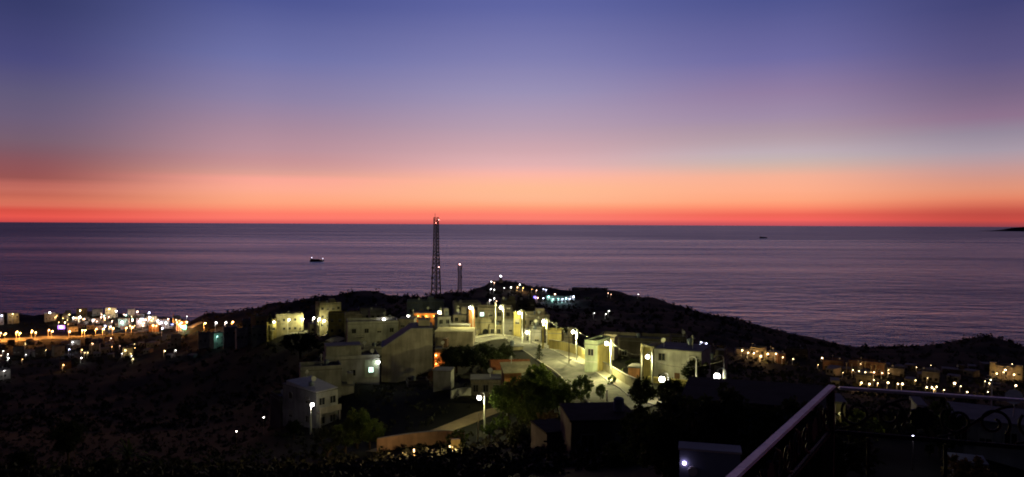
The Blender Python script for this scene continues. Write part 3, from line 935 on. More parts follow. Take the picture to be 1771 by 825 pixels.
# more of the tightly packed houses on the ridge
for a, b_, c_, d_, dd, dp, ro, wl_, r_, k_, words in (
        (626, 664, 604, 626, 215, 6, 8, "grey", 1, 3, "low grey house squeezed between the three window house and the stepped house"),
        (690, 716, 552, 572, 262, 6, -10, "tan", 1, 2, "small tan house right of the lamp at the foot of the hill"),
        (757, 780, 548, 566, 250, 6, 12, "grey", 1, 2, "grey cube house just right of the tall lamp by the orange front"),
        (784, 806, 545, 562, 262, 6, -8, "tan", 1, 2, "tan cube house behind the lit terrace wall"),
        (752, 772, 604, 630, 206, 5, -10, "brown", 1, 1, "narrow brown house under the lit terrace"),
        (846, 868, 566, 582, 248, 5, 4, "cream", 1, 2, "low cream house between arched doorway and street lamp"),
        (868, 888, 560, 580, 246, 6, -6, "grey", 1, 2, "small grey house with dark yard before the yellow end wall"),
        (925, 945, 566, 590, 236, 6, 10, "cream", 1, 1, "cream gable behind the cypress lamp"),
        (968, 990, 584, 600, 226, 5, -8, "tan", 0, 0, "tan lean shed right of the yellow block house"),
        (1034, 1062, 590, 616, 184, 6, -10, "tan", 1, 2, "tan house with flat roof touching the pale green house"),
        (1150, 1186, 586, 602, 230, 6, -4, "dark", 1, 3, "dim house on the slope above the white porch house"),
        (1214, 1250, 628, 650, 165, 6, -10, "dark", 1, 2, "dark house behind the swan neck globe lamp"),
        (596, 626, 546, 562, 330, 7, 0, "tan", 1, 3, "tan house under the dark hill right of the yellow lane house"),
        (640, 668, 540, 556, 350, 7, 6, "grey", 1, 3, "grey house under the dark hill top"),
        (536, 556, 560, 578, 420, 6, 10, "cream", 1, 2, "small cream house left of the four storey block"),
        (462, 478, 560, 576, 462, 6, 0, "yellow", 1, 2, "little yellow house between the first two lane lamps"),
        (388, 410, 566, 584, 540, 7, 6, "grey", 1, 2, "grey house right of the cyan lit house"),
        (484, 522, 690, 720, 158, 6, 20, "dark", 1, 2, "dark brown annex left of the tarpaulin roofed house"),
        (586, 612, 668, 690, 168, 4, 0, "grey", 0, 0, "small grey shed right of the tarpaulin roofed house"),
        (706, 742, 664, 690, 170, 4, 8, "dark", 0, 0, "dark lean shed under the big blank wall"),
        (838, 862, 616, 634, 190, 4, 0, "tan", 0, 0, "tan shed roof among the dark trees"),
        (880, 905, 600, 616, 205, 4, 14, "cream", 0, 0, "cream kiosk at the left edge of the upper street"),
        (1086, 1106, 636, 660, 150, 4, -12, "terracotta", 0, 0, "small terracotta porch at the end of the retaining wall"),
        (1360, 1396, 606, 622, 440, 7, 0, "dark", 1, 3, "dark house right of the warm veranda villa"),
        (1640, 1672, 640, 656, 430, 7, 0, "dark", 1, 3, "dark house above the round warm lamp")):
    house("house", words, a, b_, c_, d_, dd, dp, ro, wl_, r_, k_, 0, parapet=rnd.random() < 0.6, stair=rnd.random() < 0.25)
for k, px in enumerate(sorted(rnd.uniform(92, 335) for _ in range(46))):
    py = rnd.uniform(543, 570)
    w_ = rnd.uniform(6, 11)
    house("house", "tiny dim house packed among the lamps of the bay town, %s from the left" % nth(k), px - w_ / 2, px + w_ / 2, py - rnd.uniform(4, 7), py, None, 7, rnd.uniform(-30, 30), rnd.choice(["white", "cream", "grey", "tan"]), 1, 2, 0, parapet=False, group="tiny houses of the bay town", clutter=False)
for k, px in enumerate(sorted(rnd.uniform(-10, 330) for _ in range(24))):
    py = rnd.uniform(594, 622)
    w_ = rnd.uniform(9, 15)
    house("house", "dim unlit house scattered on the slope under the bay road, %s from the left" % nth(k), px - w_ / 2, px + w_ / 2, py - rnd.uniform(6, 9), py, None, 7, rnd.uniform(-30, 30), rnd.choice(["white", "dark", "grey", "tan"]), 1, 2, 0, parapet=False, group="dim houses under the bay road", clutter=False)
for k, px in enumerate(sorted(rnd.uniform(1400, 1770) for _ in range(22))):
    py = rnd.uniform(632, 668)
    w_ = rnd.uniform(10, 20)
    house("house", "dim unlit house scattered in the right hand valley, %s from the left" % nth(k), px - w_ / 2, px + w_ / 2, py - rnd.uniform(7, 11), py, None, 7, rnd.uniform(-30, 30), rnd.choice(["dark", "grey", "tan"]), 1, 2, 0, parapet=False, group="dim houses of the right valley", clutter=False)

# ------------------------------------------------------------------ garden walls
def garden_wall(label, base_px, hgt, m_, th=0.25, cope=True, name="garden_wall"):
    line = smooth_line([hit(*p) if len(p) == 2 else P(*p) for p in base_px], 2.0)
    root = thing(name, label, "wall")
    vs, fs, vc = [], [], []
    n_ = len(line)
    for i, p in enumerate(line):
        t_ = (line[min(i + 1, n_ - 1)] - line[max(i - 1, 0)]).normalized()
        s = Vector((t_.y, -t_.x, 0)) * th / 2
        g = ground(p.x, p.y)
        for q_, z in ((p - s, g - 0.8), (p - s, g + hgt), (p + s, g + hgt), (p + s, g - 0.8)):
            vs.append((q_.x, q_.y, z))
        for q_, z in ((p - s * 1.5, g + hgt), (p - s * 1.5, g + hgt + 0.1), (p + s * 1.5, g + hgt + 0.1), (p + s * 1.5, g + hgt)):
            vc.append((q_.x, q_.y, z))
    for i in range(n_ - 1):
        for j in range(4):
            fs.append((i * 4 + j, i * 4 + (j + 1) % 4, i * 4 + 4 + (j + 1) % 4, i * 4 + 4 + j))
    fs += [(0, 1, 2, 3), tuple((n_ - 1) * 4 + j for j in (3, 2, 1, 0))]
    MB().add(vs, fs).build("masonry", m_, root)
    if cope:
        MB().add(vc, fs).build("coping", M_CONC, root)
    return root


garden_wall("sandy lit garden wall running behind the near black bushes", [(652, 782), (690, 776), (740, 770), (772, 768), (802, 770)], 2.1, WALLS["sand"])
garden_wall("cream lit retaining wall climbing along the right of the street", [(1032, 634), (1060, 652), (1086, 668), (1104, 676)], 2.0, WALLS["cream"])
garden_wall("yellow wall at the back of the street bend", [(950, 604), (975, 608), (1000, 616), (1012, 624)], 2.6, WALLS["yellow"])
garden_wall("pale low wall along the far end of the street", [(824, 580), (850, 576), (880, 576), (886, 580)], 1.6, WALLS["cream"])
garden_wall("low cream wall by the white lane lamps", [(538, 584), (550, 588), (562, 588), (572, 580)], 2.4, WALLS["cream"])
garden_wall("dim boundary wall beside the stone hut", [(780, 690), (800, 684), (814, 684)], 1.5, WALLS["grey"])
garden_wall("small yellow wall beside the white pole on the dirt slope", [(780, 786, 106), (796, 785, 106)], 1.6, WALLS["yellow"])

# ------------------------------------------------------------------ lamps
WHITE, WARM, ORANGE, COOL = (1.0, 0.93, 0.36), (1.0, 0.66, 0.30), (1.0, 0.36, 0.06), (0.80, 0.92, 1.0)
_lm = {}


def lamp_meshes(hgt, reach, key, color, strength, rad):
    k = (round(hgt, 1), reach, key, rad)
    if k not in _lm:
        hgt = round(hgt, 1)
        s = 1 if reach >= 0 else -1
        r = abs(reach)
        pole = MB().tube([(0, 0, -0.6), (0, 0, hgt * 0.5), (0, 0, hgt - 0.2)], [0.17, 0.15, 0.12], 7).mesh("pole", M_POLE)
        arm = MB().tube([(s * r * (1 - math.cos(a)) * 0.5, 0, hgt - 0.2 + math.sin(a) * r * 0.55) for a in [math.pi * i / 8 for i in range(9)]], 0.08, 6).mesh("arm", M_POLE)
        hood = MB().tube([(reach, 0, hgt + 0.02), (reach, 0, hgt - 0.12), (reach, 0, hgt - 0.22)], [0.08, rad * 0.75, rad * 0.95], 10).mesh("hood", M_HOOD)
        globe = MB().ball((reach, 0, hgt - 0.25 - rad), rad, 10, 7).mesh("globe", glow("glow_" + key, color, strength), True)
        _lm[k] = (pole, arm, hood, globe)
    return _lm[k]


bpy.context.view_layer.update()
DG = bpy.context.evaluated_depsgraph_get()


def in_front(q_, px, py, gap=5.0):
    """a lamp that shows against a house wall stands before that wall"""
    ok, loc, nrm, idx, ob, mt = scene.ray_cast(DG, ray(px, py) * 60.0, ray(px, py).normalized())
    if ok and loc.y < q_.y + 1.0 and ob.name.split(".")[0] not in ("terrain", "bay_road", "street"):
        return ray(px, py) * (loc.y - gap)
    return q_.copy()


def lamp(label, px, py, key, color, power, hgt=8.0, reach=-0.9, d=None, rad=0.34, strength=40, group="street lamps", tint=None, dmin=60, dmax=1350):
    if d is None:
        q0 = hit(px, py, hgt - 0.25 - rad, dmin, dmax)
        q_ = in_front(q0, px, py)
        if (q_ - q0).length > 0.5:
            power *= 0.30        # a bracket lamp close to a wall is a weak one
        hgt = q_.z + 0.25 + rad - ground(q_.x - reach, q_.y)
    else:
        q_ = in_front(P(px, py, d), px, py, 1.5)
        hgt = q_.z + 0.25 + rad - ground(q_.x - reach, q_.y)
    x, y = q_.x - reach, q_.y
    base = Vector((x, y, q_.z + 0.25 + rad - round(hgt, 1)))
    root = thing("street_lamp", label, "street lamp", base, 0, group)
    for nme, me_ in zip(("pole", "arm", "hood", "globe"), lamp_meshes(hgt, reach, key, color, strength, rad)):
        link(nme, me_, root)
    ld = bpy.data.lights.new("lamp_light", 'POINT')
    ld.energy = power
    ld.color = tint or color
    ld.shadow_soft_size = 0.2
    link("lamp_light", ld, root, (reach, 0, round(hgt, 1) - 0.25 - 2 * rad - 0.35))
    return root


near = [
    ("tall street lamp above the pale retaining wall near the green bush", 1049, 594, 4200, 150),
    ("street lamp with curved arm in front of the yellow wall at the bend", 991, 574, 3600, 180),
    ("street lamp between the cypress and the yellow block house", 940, 556, 2000, 206),
    ("street lamp in front of the bright yellow end wall", 898, 541, 1000, 222),
    ("low street lamp by the white garage front above the street", 911, 575, 260, 222),
    ("street lamp right of the arched doorway house", 866, 532, 2300, 232),
    ("street lamp standing over the orange banner", 813, 532, 1900, 226),
    ("street lamp right of the orange glowing house front", 759, 540, 900, 262),
    ("street lamp between the dark hill and the orange house front", 706, 547, 600, 285),
    ("street lamp on the roof line of the grey three window house", 664, 552, 200, 290),
    ("street lamp on the bare slope below the stone hut", 829, 688, 330, 127),
    ("lamp on the yellow framed porch of the white house", 1120, 617, 330, 140),
    ("big globe lamp low before the white house with the porch", 1145, 656, 130, 108),
    ("swan neck globe lamp above the dark level roof edge", 1240, 651, 200, 100),
]
for lab, px, py, pw, d in near:
    big = px in (1145, 1240)
    lamp(lab, px, py, "white_near", (1.0, 0.96, 0.86), pw * 3.4, d=d, reach=-0.9 if px != 1240 else -1.2, rad=0.42 if big else 0.36, strength=30, tint=WHITE)
lamp("lamp on a splayed pole beside the tarpaulin roofed house", 540, 700, "white_near", (1.0, 0.96, 0.86), 60, d=143, reach=0.3, rad=0.34, strength=30, tint=(1, 0.85, 0.75))
for lab, px, py, pw in (("first street lamp of the upper lane, by the yellow lit house", 474, 557, 4500), ("second street lamp of the upper lane, before the beige house", 500, 553, 4500), ("third street lamp of the upper lane, right of the beige house", 524, 552, 3500),
                        ("left lamp of the three lit above the cream wall", 543, 550, 3800), ("middle lamp of the three lit above the cream wall", 552, 552, 3800), ("right lamp of the three lit above the cream wall", 561, 555, 3800)):
    lamp(lab, px, py, "white_near", (1.0, 0.96, 0.86), pw, 8.0, 0.8, rad=0.42, strength=40, tint=WHITE, dmin=350)

ORD = "first second third fourth fifth sixth seventh eighth ninth tenth eleventh twelfth thirteenth fourteenth fifteenth sixteenth".split()
for k, (px, py) in enumerate(((-40, 578), (1, 576), (10, 577), (30, 574), (35, 576), (56, 572), (62, 575), (85, 571), (91, 573), (121, 573), (143, 571), (148, 571), (167, 569), (179, 569), (196, 568))):
    lamp("orange street lamp on the lit bay road, %s from the left picture edge" % ORD[k], px, py, "orange_far", (1.0, 0.50, 0.18), 17000, 9.0, 1.2, rad=0.55, strength=30, group="orange lamps on the bay road", tint=ORANGE, dmin=500, dmax=1000)
for k, (px, py) in enumerate(((219, 567), (229, 566), (311, 561), (314, 558), (323, 557), (355, 559), (403, 557))):
    lamp("orange street lamp on the second bay road, %s from its left end" % ORD[k], px, py, "orange_far", (1.0, 0.50, 0.18), 11000, 9.0, 1.2, rad=0.55, strength=30, group="orange lamps on the second bay road", tint=ORANGE, dmin=450, dmax=1000)
TOWN = [
    (86, 541, "W", 1.1, 5000, "largest white flood lamp alone on the left shore"), (3, 546, "C", 0.7, 3000, "bluish lamp on the villa at the left picture edge"),
    (22, 543, "Y", 0.5, 5000, "yellow lamp on the left cape villa"),
    (139, 537, "Y", 0.7, 6000, "yellow lamp on the shore house front"), (127, 550, "W", 0.9, 2600, "left white lamp in the row behind the purple awning"), (139, 549, "W", 0.7, 2400, "second white lamp in the row behind the purple awning"),
    (146, 552, "R", 0.6, 2000, "pinkish lamp in the row behind the purple awning"), (161, 554, "W", 0.9, 2600, "white flood lamp at the right end of that same lamp row"),
    (189, 534, "Y", 0.7, 5000, "yellow lamp over the cream shore hotel"), (201, 538, "W", 0.9, 4000, "white flood lamp right of the cream shore hotel"),
    (175, 549, "R", 0.6, 2000, "left reddish lamp below the cream hotel"), (181, 550, "R", 0.6, 2000, "right reddish lamp below the cream hotel"),
    (238, 539, "R", 0.8, 3000, "peach lamp right of the narrow white gable"), (258, 541, "C", 0.9, 2500, "violet white lamp topmost near the shore"),
    (211, 557, "T", 1.2, 5000, "large teal flood lamp in mid town"), (229, 554, "R", 0.8, 3000, "peach lamp right of the teal flood lamp"),
    (241, 556, "C", 1.0, 3500, "bluish lamp on the white shop building"), (247, 552, "C", 0.8, 2500, "upper bluish lamp on the white shop building"), (259, 549, "W", 1.1, 4000, "large white lamp over the cream shop building"), (252, 553, "R", 0.8, 2500, "pink lamp on the cream shop building"),
    (273, 555, "W", 1.0, 3500, "left white lamp on the bright white house"), (279, 558, "C", 0.8, 2600, "right white lamp on the bright white house"), (265, 563, "O", 0.9, 6000, "amber lamp on the orange building at the road bend"),
    (287, 559, "W", 0.9, 2500, "white lamp left of the orange spire"), (291, 552, "R", 0.7, 2500, "pale lamp high beside the orange spire"), (281, 568, "C", 0.6, 1500, "dim cool lamp at the foot of the dark knoll"),
    (182, 564, "C", 0.7, 1800, "cool lamp above the orange lamps of the bay road"),
    (374, 558, "W", 0.55, 1500, "white lamp between two orange lamps under the dark hill"), (391, 558, "W", 0.55, 1500, "pale green lamp left of the last orange lamp"),
    (192, 585, "R", 0.5, 800, "red lamp on the red brown valley house"), (217, 606, "Y", 0.6, 2200, "warm lamp on the cream valley house"), (285, 607, "Y", 0.45, 300, "warm lamp on the dark slope under the grey hotel"), (304, 606, "W", 0.35, 150, "faint lamp right of the warm slope lamp"),
    (142, 605, "O", 0.45, 500, "upper orange lamp of the little valley cluster"), (147, 610, "Y", 0.3, 250, "left tiny lamp of the little valley cluster"), (152, 610, "Y", 0.3, 250, "right tiny lamp of the little valley cluster"), (141, 619, "W", 0.45, 400, "white lamp below the little valley cluster"),
    (110, 631, "O", 0.45, 900, "orange lamp alone in the dark valley"), (120, 604, "C", 0.5, 1200, "cool lamp beside the white house below the bay road"), (126, 592, "W", 0.5, 2600, "white lamp on the house below the bay road"),
    (6, 607, "W", 0.4, 300, "small white lamp at the left edge under the bay road"), (14, 613, "W", 0.4, 300, "second small white lamp at the left edge"), (15, 619, "W", 0.45, 400, "third small white lamp at the left edge"), (8, 641, "W", 0.3, 900, "lamp over the pale roof at the left edge"),
    (376, 582, "T", 0.35, 1500, "teal lamp on the cyan lit slope house"),
]
KEY = {"W": ("white_town", (1.0, 0.93, 0.88)), "C": ("cool_town", (0.66, 0.68, 1.0)), "Y": ("yellow_town", (1.0, 0.72, 0.30)), "R": ("peach_town", (1.0, 0.55, 0.36)), "O": ("amber_town", (1.0, 0.50, 0.16)), "T": ("teal_town", (0.45, 1.0, 0.90))}
for px, py, kk, rad, pw, lab in TOWN:
    key, c_ = KEY[kk]
    low = py > 580
    lamp(lab, px, py, key, c_, pw, 5.0 if low else 8.0, 0.9, rad=rad * (0.7 if low else 1.0), strength=16, group="lamps of the bay town", dmin=350, dmax=1085)
HEAD = [
    (850, 487, "W", 0.6, 500, "left lamp on the shoulder of the lighthouse hill"), (855, 489, "R", 0.5, 500, "small lamp left of the lighthouse"), (849, 500, "W", 0.7, 500, "white lamp on the slope below the lighthouse, leftmost"), (855, 501, "W", 0.5, 400, "dim lamp right of the leftmost slope lamp"), (872, 498, "W", 0.4, 300, "faint slope lamp straight below the lighthouse"), (884, 497, "W", 0.8, 700, "bright slope lamp left of the orange lit house"),
    (899, 492, "W", 0.7, 1500, "white lamp over the orange lit hill house"), (895, 497, "O", 0.5, 3500, "amber lamp at the left of the orange lit hill house"), (905, 498, "O", 0.6, 4500, "amber lamp at the right of the orange lit hill house"), (920, 500, "O", 0.4, 900, "amber lamp right of the hill house"), (928, 502, "R", 0.5, 600, "rightmost lamp of the lighthouse hill row"),
    (940, 500, "C", 0.6, 700, "left of two cool lamps on the headland crest"), (945, 501, "C", 0.7, 700, "right of two cool lamps on the headland crest"),
    (930, 515, "R", 0.7, 900, "pink lamp at the left end of the teal lamp row"), (940, 516, "C", 0.6, 1200, "first cool lamp of the teal lamp row"), (949, 513, "T", 0.9, 3000, "brightest teal lamp on the terrace building"), (960, 509, "R", 0.9, 1500, "pale pink lamp above the terrace building"), (957, 517, "T", 0.5, 3500, "left small teal lamp on the terrace building"), (966, 517, "T", 0.5, 3500, "middle small teal lamp on the terrace building"), (973, 517, "C", 0.6, 2500, "right small lamp on the terrace building"), (979, 516, "T", 0.7, 2500, "teal lamp right of the terrace building middle"), (985, 517, "C", 0.6, 1800, "cool lamp near the right end of the teal row"), (992, 513, "C", 1.1, 2500, "large bluish lamp at the right end of the teal row"),
    (1052, 507, "R", 0.4, 150, "faint lamp right of the long crest building"), (1057, 509, "R", 0.35, 150, "second faint lamp right of the long crest building"), (1104, 509, "W", 0.4, 200, "lone lamp on the headland crest"),
    (1053, 538, "W", 0.5, 400, "white lamp on the dark slope behind the bend lamps"), (1048, 543, "W", 0.35, 300, "lower lamp on the dark slope behind the bend lamps"), (1028, 541, "W", 0.25, 150, "faint left lamp on the dark slope behind the bend lamps"),
    (848, 519, "W", 0.5, 500, "cool lamp among the dark ridge roofs, left"), (855, 516, "W", 0.55, 500, "cool lamp among the dark ridge roofs, upper"), (859, 521, "R", 0.35, 300, "pink lamp among the dark ridge roofs"),
    (1213, 592, "C", 0.4, 500, "left cool lamp on the slope beyond the white porch house"), (1222, 594, "C", 0.35, 300, "right cool lamp on the slope beyond the white porch house"),
]
for px, py, kk, rad, pw, lab in HEAD:
    key, c_ = KEY[kk]
    lamp(lab, px, py, key, c_, pw, 5.0, 0.7, rad=rad * 0.62, strength=45, group="lamps of the headland", dmin=330)
VALLEY = [
    (1284, 606, 1500, 0.3, "left lamp of the warm veranda villa"), (1294, 610, 2200, 0.3, "second lamp of the warm veranda villa"), (1304, 611, 2600, 0.35, "middle lamp of the warm veranda villa"), (1316, 616, 3000, 0.4, "brightest lamp of the warm veranda villa"), (1328, 612, 2200, 0.35, "fourth lamp of the warm veranda villa"), (1342, 612, 1800, 0.3, "fifth lamp of the warm veranda villa"), (1354, 618, 1500, 0.25, "right lamp of the warm veranda villa"),
    (1422, 619, 200, 0.35, "lone white lamp above the brown villa"), (1372, 621, 100, 0.22, "faint lamp between the two valley villas"),
    (1486, 642, 1400, 0.22, "left lamp of the colonnade villa"), (1497, 644, 1600, 0.24, "middle lamp of the colonnade villa"), (1512, 644, 1600, 0.24, "right lamp of the colonnade villa"), (1526, 645, 1200, 0.22, "end lamp of the colonnade villa"), (1475, 640, 500, 0.22, "outer left lamp of the colonnade villa"),
    (1490, 662, 1500, 0.25, "left lamp of the low terrace house"), (1504, 664, 1500, 0.25, "right lamp of the low terrace house"),
    (1536, 662, 200, 0.36, "pale lamp above the railing, first right of the terrace house"), (1553, 664, 150, 0.26, "small pink lamp above the railing"), (1561, 664, 250, 0.40, "bright lamp above the railing, third right of the terrace house"),
    (1603, 670, 150, 0.26, "left lamp of the trio low over the railing"), (1612, 670, 200, 0.28, "middle lamp of the trio low over the railing"), (1620, 669, 150, 0.24, "right lamp of the trio low over the railing"), (1651, 663, 250, 0.5, "round warm lamp alone over the railing"), (1673, 678, 60, 0.22, "tiny lamp touching the railing"),
    (1724, 646, 1800, 0.3, "lamp at the left tower of the twin tower villa"), (1739, 640, 2200, 0.4, "lamp between the towers of the twin tower villa"), (1754, 648, 1800, 0.3, "lamp at the right tower of the twin tower villa"),
    (1714, 657, 200, 0.34, "pale lamp below the twin tower villa, left"), (1711, 663, 100, 0.24, "tiny lamp under the left pale lamp"), (1757, 667, 250, 0.38, "white lamp below the twin tower villa, right"),
]
for px, py, pw, rad, lab in VALLEY:
    lamp(lab, px, py, "valley", (1.0, 0.70, 0.36), pw * 0.6, 3.6, 0.5, rad=rad * 0.8, strength=22, group="lamps of the right valley", tint=(1.0, 0.55, 0.18), dmin=260)


for k, px in enumerate(sorted(rnd.uniform(95, 330) for _ in range(48))):
    key, c_ = KEY[rnd.choice("WWCYYRROOOOT")]
    lamp("tiny lamp scattered among the packed houses of the bay town, %s from the left" % nth(k), px, rnd.uniform(543, 566), key, c_, rnd.uniform(500, 2200), 5.0, 0.7, rad=rnd.uniform(0.25, 0.6), strength=rnd.uniform(8, 16), group="tiny lamps of the bay town", dmin=350, dmax=1085)
for k, px in enumerate(sorted(rnd.uniform(0, 330) for _ in range(16))):
    key, c_ = KEY[rnd.choice("WYYRO")]
    lamp("tiny lamp scattered on the dark slope under the bay road, %s from the left" % nth(k), px, rnd.uniform(592, 622), key, c_, rnd.uniform(60, 250), 4.0, 0.6, rad=rnd.uniform(0.12, 0.25), strength=14, group="tiny lamps under the bay road", dmin=350)
for k, px in enumerate(sorted(rnd.uniform(1400, 1771) for _ in range(18))):
    lamp("tiny warm lamp scattered in the right hand valley, %s from the left" % nth(k), px, rnd.uniform(628, 664 + (px - 1438) * 0.06), "valley", (1.0, 0.70, 0.36), rnd.uniform(60, 400), 3.0, 0.4, rad=rnd.uniform(0.08, 0.16), strength=22, group="tiny lamps of the right valley", tint=(1.0, 0.55, 0.18), dmin=260)


def wall_lamp(label, pos, color, power, key, rad=0.12, strength=25, parent=None):
    o = thing("wall_lamp", label, "lamp", pos)
    MB().box(-0.08, 0.08, -0.02, 0.10, -0.12, 0.12).build("bracket", M_HOOD, o)
    MB().ball((0, -rad - 0.03, 0), rad, 8, 6).build("globe", glow("glow_" + key, color, strength), o, smooth=True)
    ld = bpy.data.lights.new("lamp_light", 'POINT')
    ld.energy, ld.color, ld.shadow_soft_size = power, color, 0.1
    link("lamp_light", ld, o, (0, -2 * rad - 0.35, -0.1))
    return o


def at(root, x, y, z):
    return root.location + Matrix.Rotation(root.rotation_euler.z, 3, 'Z') @ Vector((x, y, z))


wall_lamp("upper orange lamp on the patio corner", at(PATIO, -2.5, 2.85, 3.3), (1.0, 0.42, 0.10), 150, "patio", 0.16)
wall_lamp("lower orange lamp on the patio corner", at(PATIO, -2.5, 2.85, 1.2), (1.0, 0.42, 0.10), 160, "patio", 0.2)
wall_lamp("small orange lamp at the right end of the patio", at(PATIO, 2.4, 2.85, 1.4), (1.0, 0.42, 0.10), 30, "patio", 0.1)
w_, h_ = ORANGE_FRONT["_w"], ORANGE_FRONT["_h"]
for s, pw, lab in ((-0.32, 260, "left orange lamp on the glowing house front"), (0.02, 260, "middle orange lamp on the glowing house front"), (0.34, 260, "right orange lamp on the glowing house front")):
    wall_lamp(lab, at(ORANGE_FRONT, w_ * s, -0.12, h_ * 0.7), (1.0, 0.45, 0.08), pw, "front_orange", 0.12)
w_, h_ = STEP["_w"], STEP["_h"]
wall_lamp("white lamp at the corner of the green lit balcony room", at(STEP, w_ * 0.485, -0.15, h_ * 0.86), (0.95, 1.0, 0.85), 90, "balcony_white", 0.34)
c = P(1579, 756, 46)
root = thing("lamp_post", "small white lamp on a short post seen under the railing frieze", "lamp", (c.x, c.y, ground(c.x, c.y)))
hh = c.z - ground(c.x, c.y)
MB().tube([(0, 0, -0.3), (0, 0, hh - 0.1)], 0.04, 6).build("pole", M_STEEL, root)
MB().ball((0, 0, hh), 0.1, 8, 6).build("globe", glow("glow_cool_town", (0.8, 0.82, 1.0), 60), root)
ld = bpy.data.lights.new("lamp_light", 'POINT')
ld.energy, ld.color, ld.shadow_soft_size = 14, (0.85, 0.9, 1.0), 0.1
link("lamp_light", ld, root, (0, -0.3, hh + 0.2))
for lab, px, py, d, pw, c_ in (("warm lamp hidden among leaves before the sandy wall", 778, 772, 98, 2400, (1.0, 0.70, 0.32)), ("second hidden lamp at the left of the sandy wall", 716, 778, 98, 2200, (1.0, 0.62, 0.28)), ("yellow lamp by the gatehouse behind the railing corner", 1453, 716, 58, 22, (1.0, 0.9, 0.35)), ("tiny lamp low in the dark left slope", 409, 746, 140, 6, (1.0, 0.9, 0.8)), ("faint lamp left of the tarpaulin house", 456, 722, 150, 4, (1.0, 0.9, 0.8)), ("orange lamp half hidden by leaves in the dark valley", 129, 748, 150, 10, (1.0, 0.42, 0.12))):
    q_ = P(px, py, d)
    g = ground(q_.x, q_.y)
    hh = max(q_.z - g, 0.8)
    root = thing("lamp_post", lab, "lamp", (q_.x, q_.y, g))
    MB().tube([(0, 0, -0.3), (0, 0, hh - 0.1)], 0.05, 6).build("pole", M_WOODP, root)
    MB().ball((0, 0, hh), 0.13, 8, 6).build("globe", glow("glow_post%d" % px, c_, 10 if d > 110 else 0.8, 0.02), root)
    ld = bpy.data.lights.new("lamp_light", 'POINT')
    ld.energy, ld.color, ld.shadow_soft_size = pw, c_, 0.1
    link("lamp_light", ld, root, (0.0, -0.6, hh + 0.1))

# overhead cables sagging between poles
def cable(label, a, b_, sag):
    a, b_ = P(*a), P(*b_)
    root = thing("overhead_cable", label, "cable", a)
    pp = [(a.lerp(b_, i / 14) - a) - Vector((0, 0, sag * 4 * (i / 14) * (1 - i / 14))) for i in range(15)]
    MB().tube(pp, 0.03, 4).build("strand", M_STEEL, root)
    MB().tube([pp[0], pp[0] + Vector((0, 0, 0.25))], 0.06, 5).build("insulator", M_POLE, root)


cable("cable from the retaining wall lamp to the bend lamp", (1054, 588, 150), (996, 569, 180), 1.0)
cable("cable from the bend lamp to the cypress lamp", (996, 569, 180), (945, 551, 206), 1.0)
cable("cable from the cypress lamp to the yellow end wall lamp", (945, 551, 206), (902, 537, 222), 0.8)
cable("cable from the yellow end wall lamp to the doorway lamp", (902, 537, 222), (871, 528, 232), 0.8)
cable("cable from the doorway lamp to the banner lamp", (871, 528, 232), (818, 528, 226), 0.9)
cable("cable from the retaining wall lamp to the leaning grey pole", (1054, 588, 150), (1109, 613, 140), 0.9)
cable("cable from the leaning grey pole to the thick pale pole", (1109, 613, 140), (1252, 623, 100), 1.6)

# bare poles
for lab, px, pt, pb, d, r_, m_ in (
        ("leaning grey pole left of the yellow framed porch", 1108, 612, 668, 140, 0.10, M_POLE),
        ("unlit swan neck lamp pole right of the white porch house", 1204, 624, 664, 105, 0.10, M_POLE),
        ("thick pale pole right of the swan neck globe lamp", 1252, 622, 664, 100, 0.12, M_POLE),
        ("short white post beside the dark tree below the cottage", 877, 680, 714, 128, 0.14, WALLS["white"]),
        ("leaning white pole on the dirt slope under the slope lamp", 826, 716, 752, 118, 0.10, WALLS["cream"]),
        ("dark timber pole in the lit yard at the street bend", 984, 578, 628, 176, 0.12, M_WOODP),
        ("tall pale pole by the arched doorway", 857, 524, 580, 236, 0.10, M_POLE),
        ("thick cream pillar in front of the cypress lamp", 939, 562, 604, 206, 0.30, WALLS["yellow"]),
        ("white gate pillar at the near end of the street", 1050, 676, 700, 118, 0.22, WALLS["white"]),
        ("thin pole beside the orange house front lamp", 771, 544, 560, 262, 0.08, M_POLE)):
    b_, t_ = P(px, pb, d), P(px + (2 if "leaning" in lab else 0), pt, d)
    root = thing("utility_pole", lab, "pole", (b_.x, b_.y, min(b_.z, ground(b_.x, b_.y))))
    hh = t_.z - root.location.z
    dx = t_.x - b_.x
    MB().tube([(0, 0, -0.5), (dx * 0.5, 0, hh * 0.5), (dx, 0, hh)], [r_, r_ * 0.9, r_ * 0.75], 8).build("shaft", m_, root)
    if "swan" in lab:
        MB().tube([(-0.6 * (1 - math.cos(a)), 0, hh + math.sin(a) * 0.6) for a in [math.pi * i / 8 for i in range(9)]], 0.05, 6).build("arm", m_, root)
    else:
        MB().tube([(dx, 0, hh), (dx, 0, hh + 0.12)], r_ * 0.9, 8).build("cap", M_HOOD, root)

# orange banner under the street lamp, with its blue lower panel
c = P(816, 590, 236)
root = thing("banner", "tall orange banner with blue lower panel on a post beside the street", "banner", (c.x, c.y, ground(c.x, c.y)))
gz = root.location.z


def zz(py):
    return P(816, py, 236).z - gz


MB().tube([(0, 0.25, -0.5), (0, 0.25, zz(536))], 0.12, 8).build("post", M_POLE, root)
MB().box(-0.95, 0.95, -0.08, 0.10, zz(567), zz(536)).build("banner_panel", WALLS["terracotta"], root)
MB().box(-0.7, 0.7, -0.10, 0.08, zz(581), zz(568)).build("blue_panel", WALLS["blue"], root)

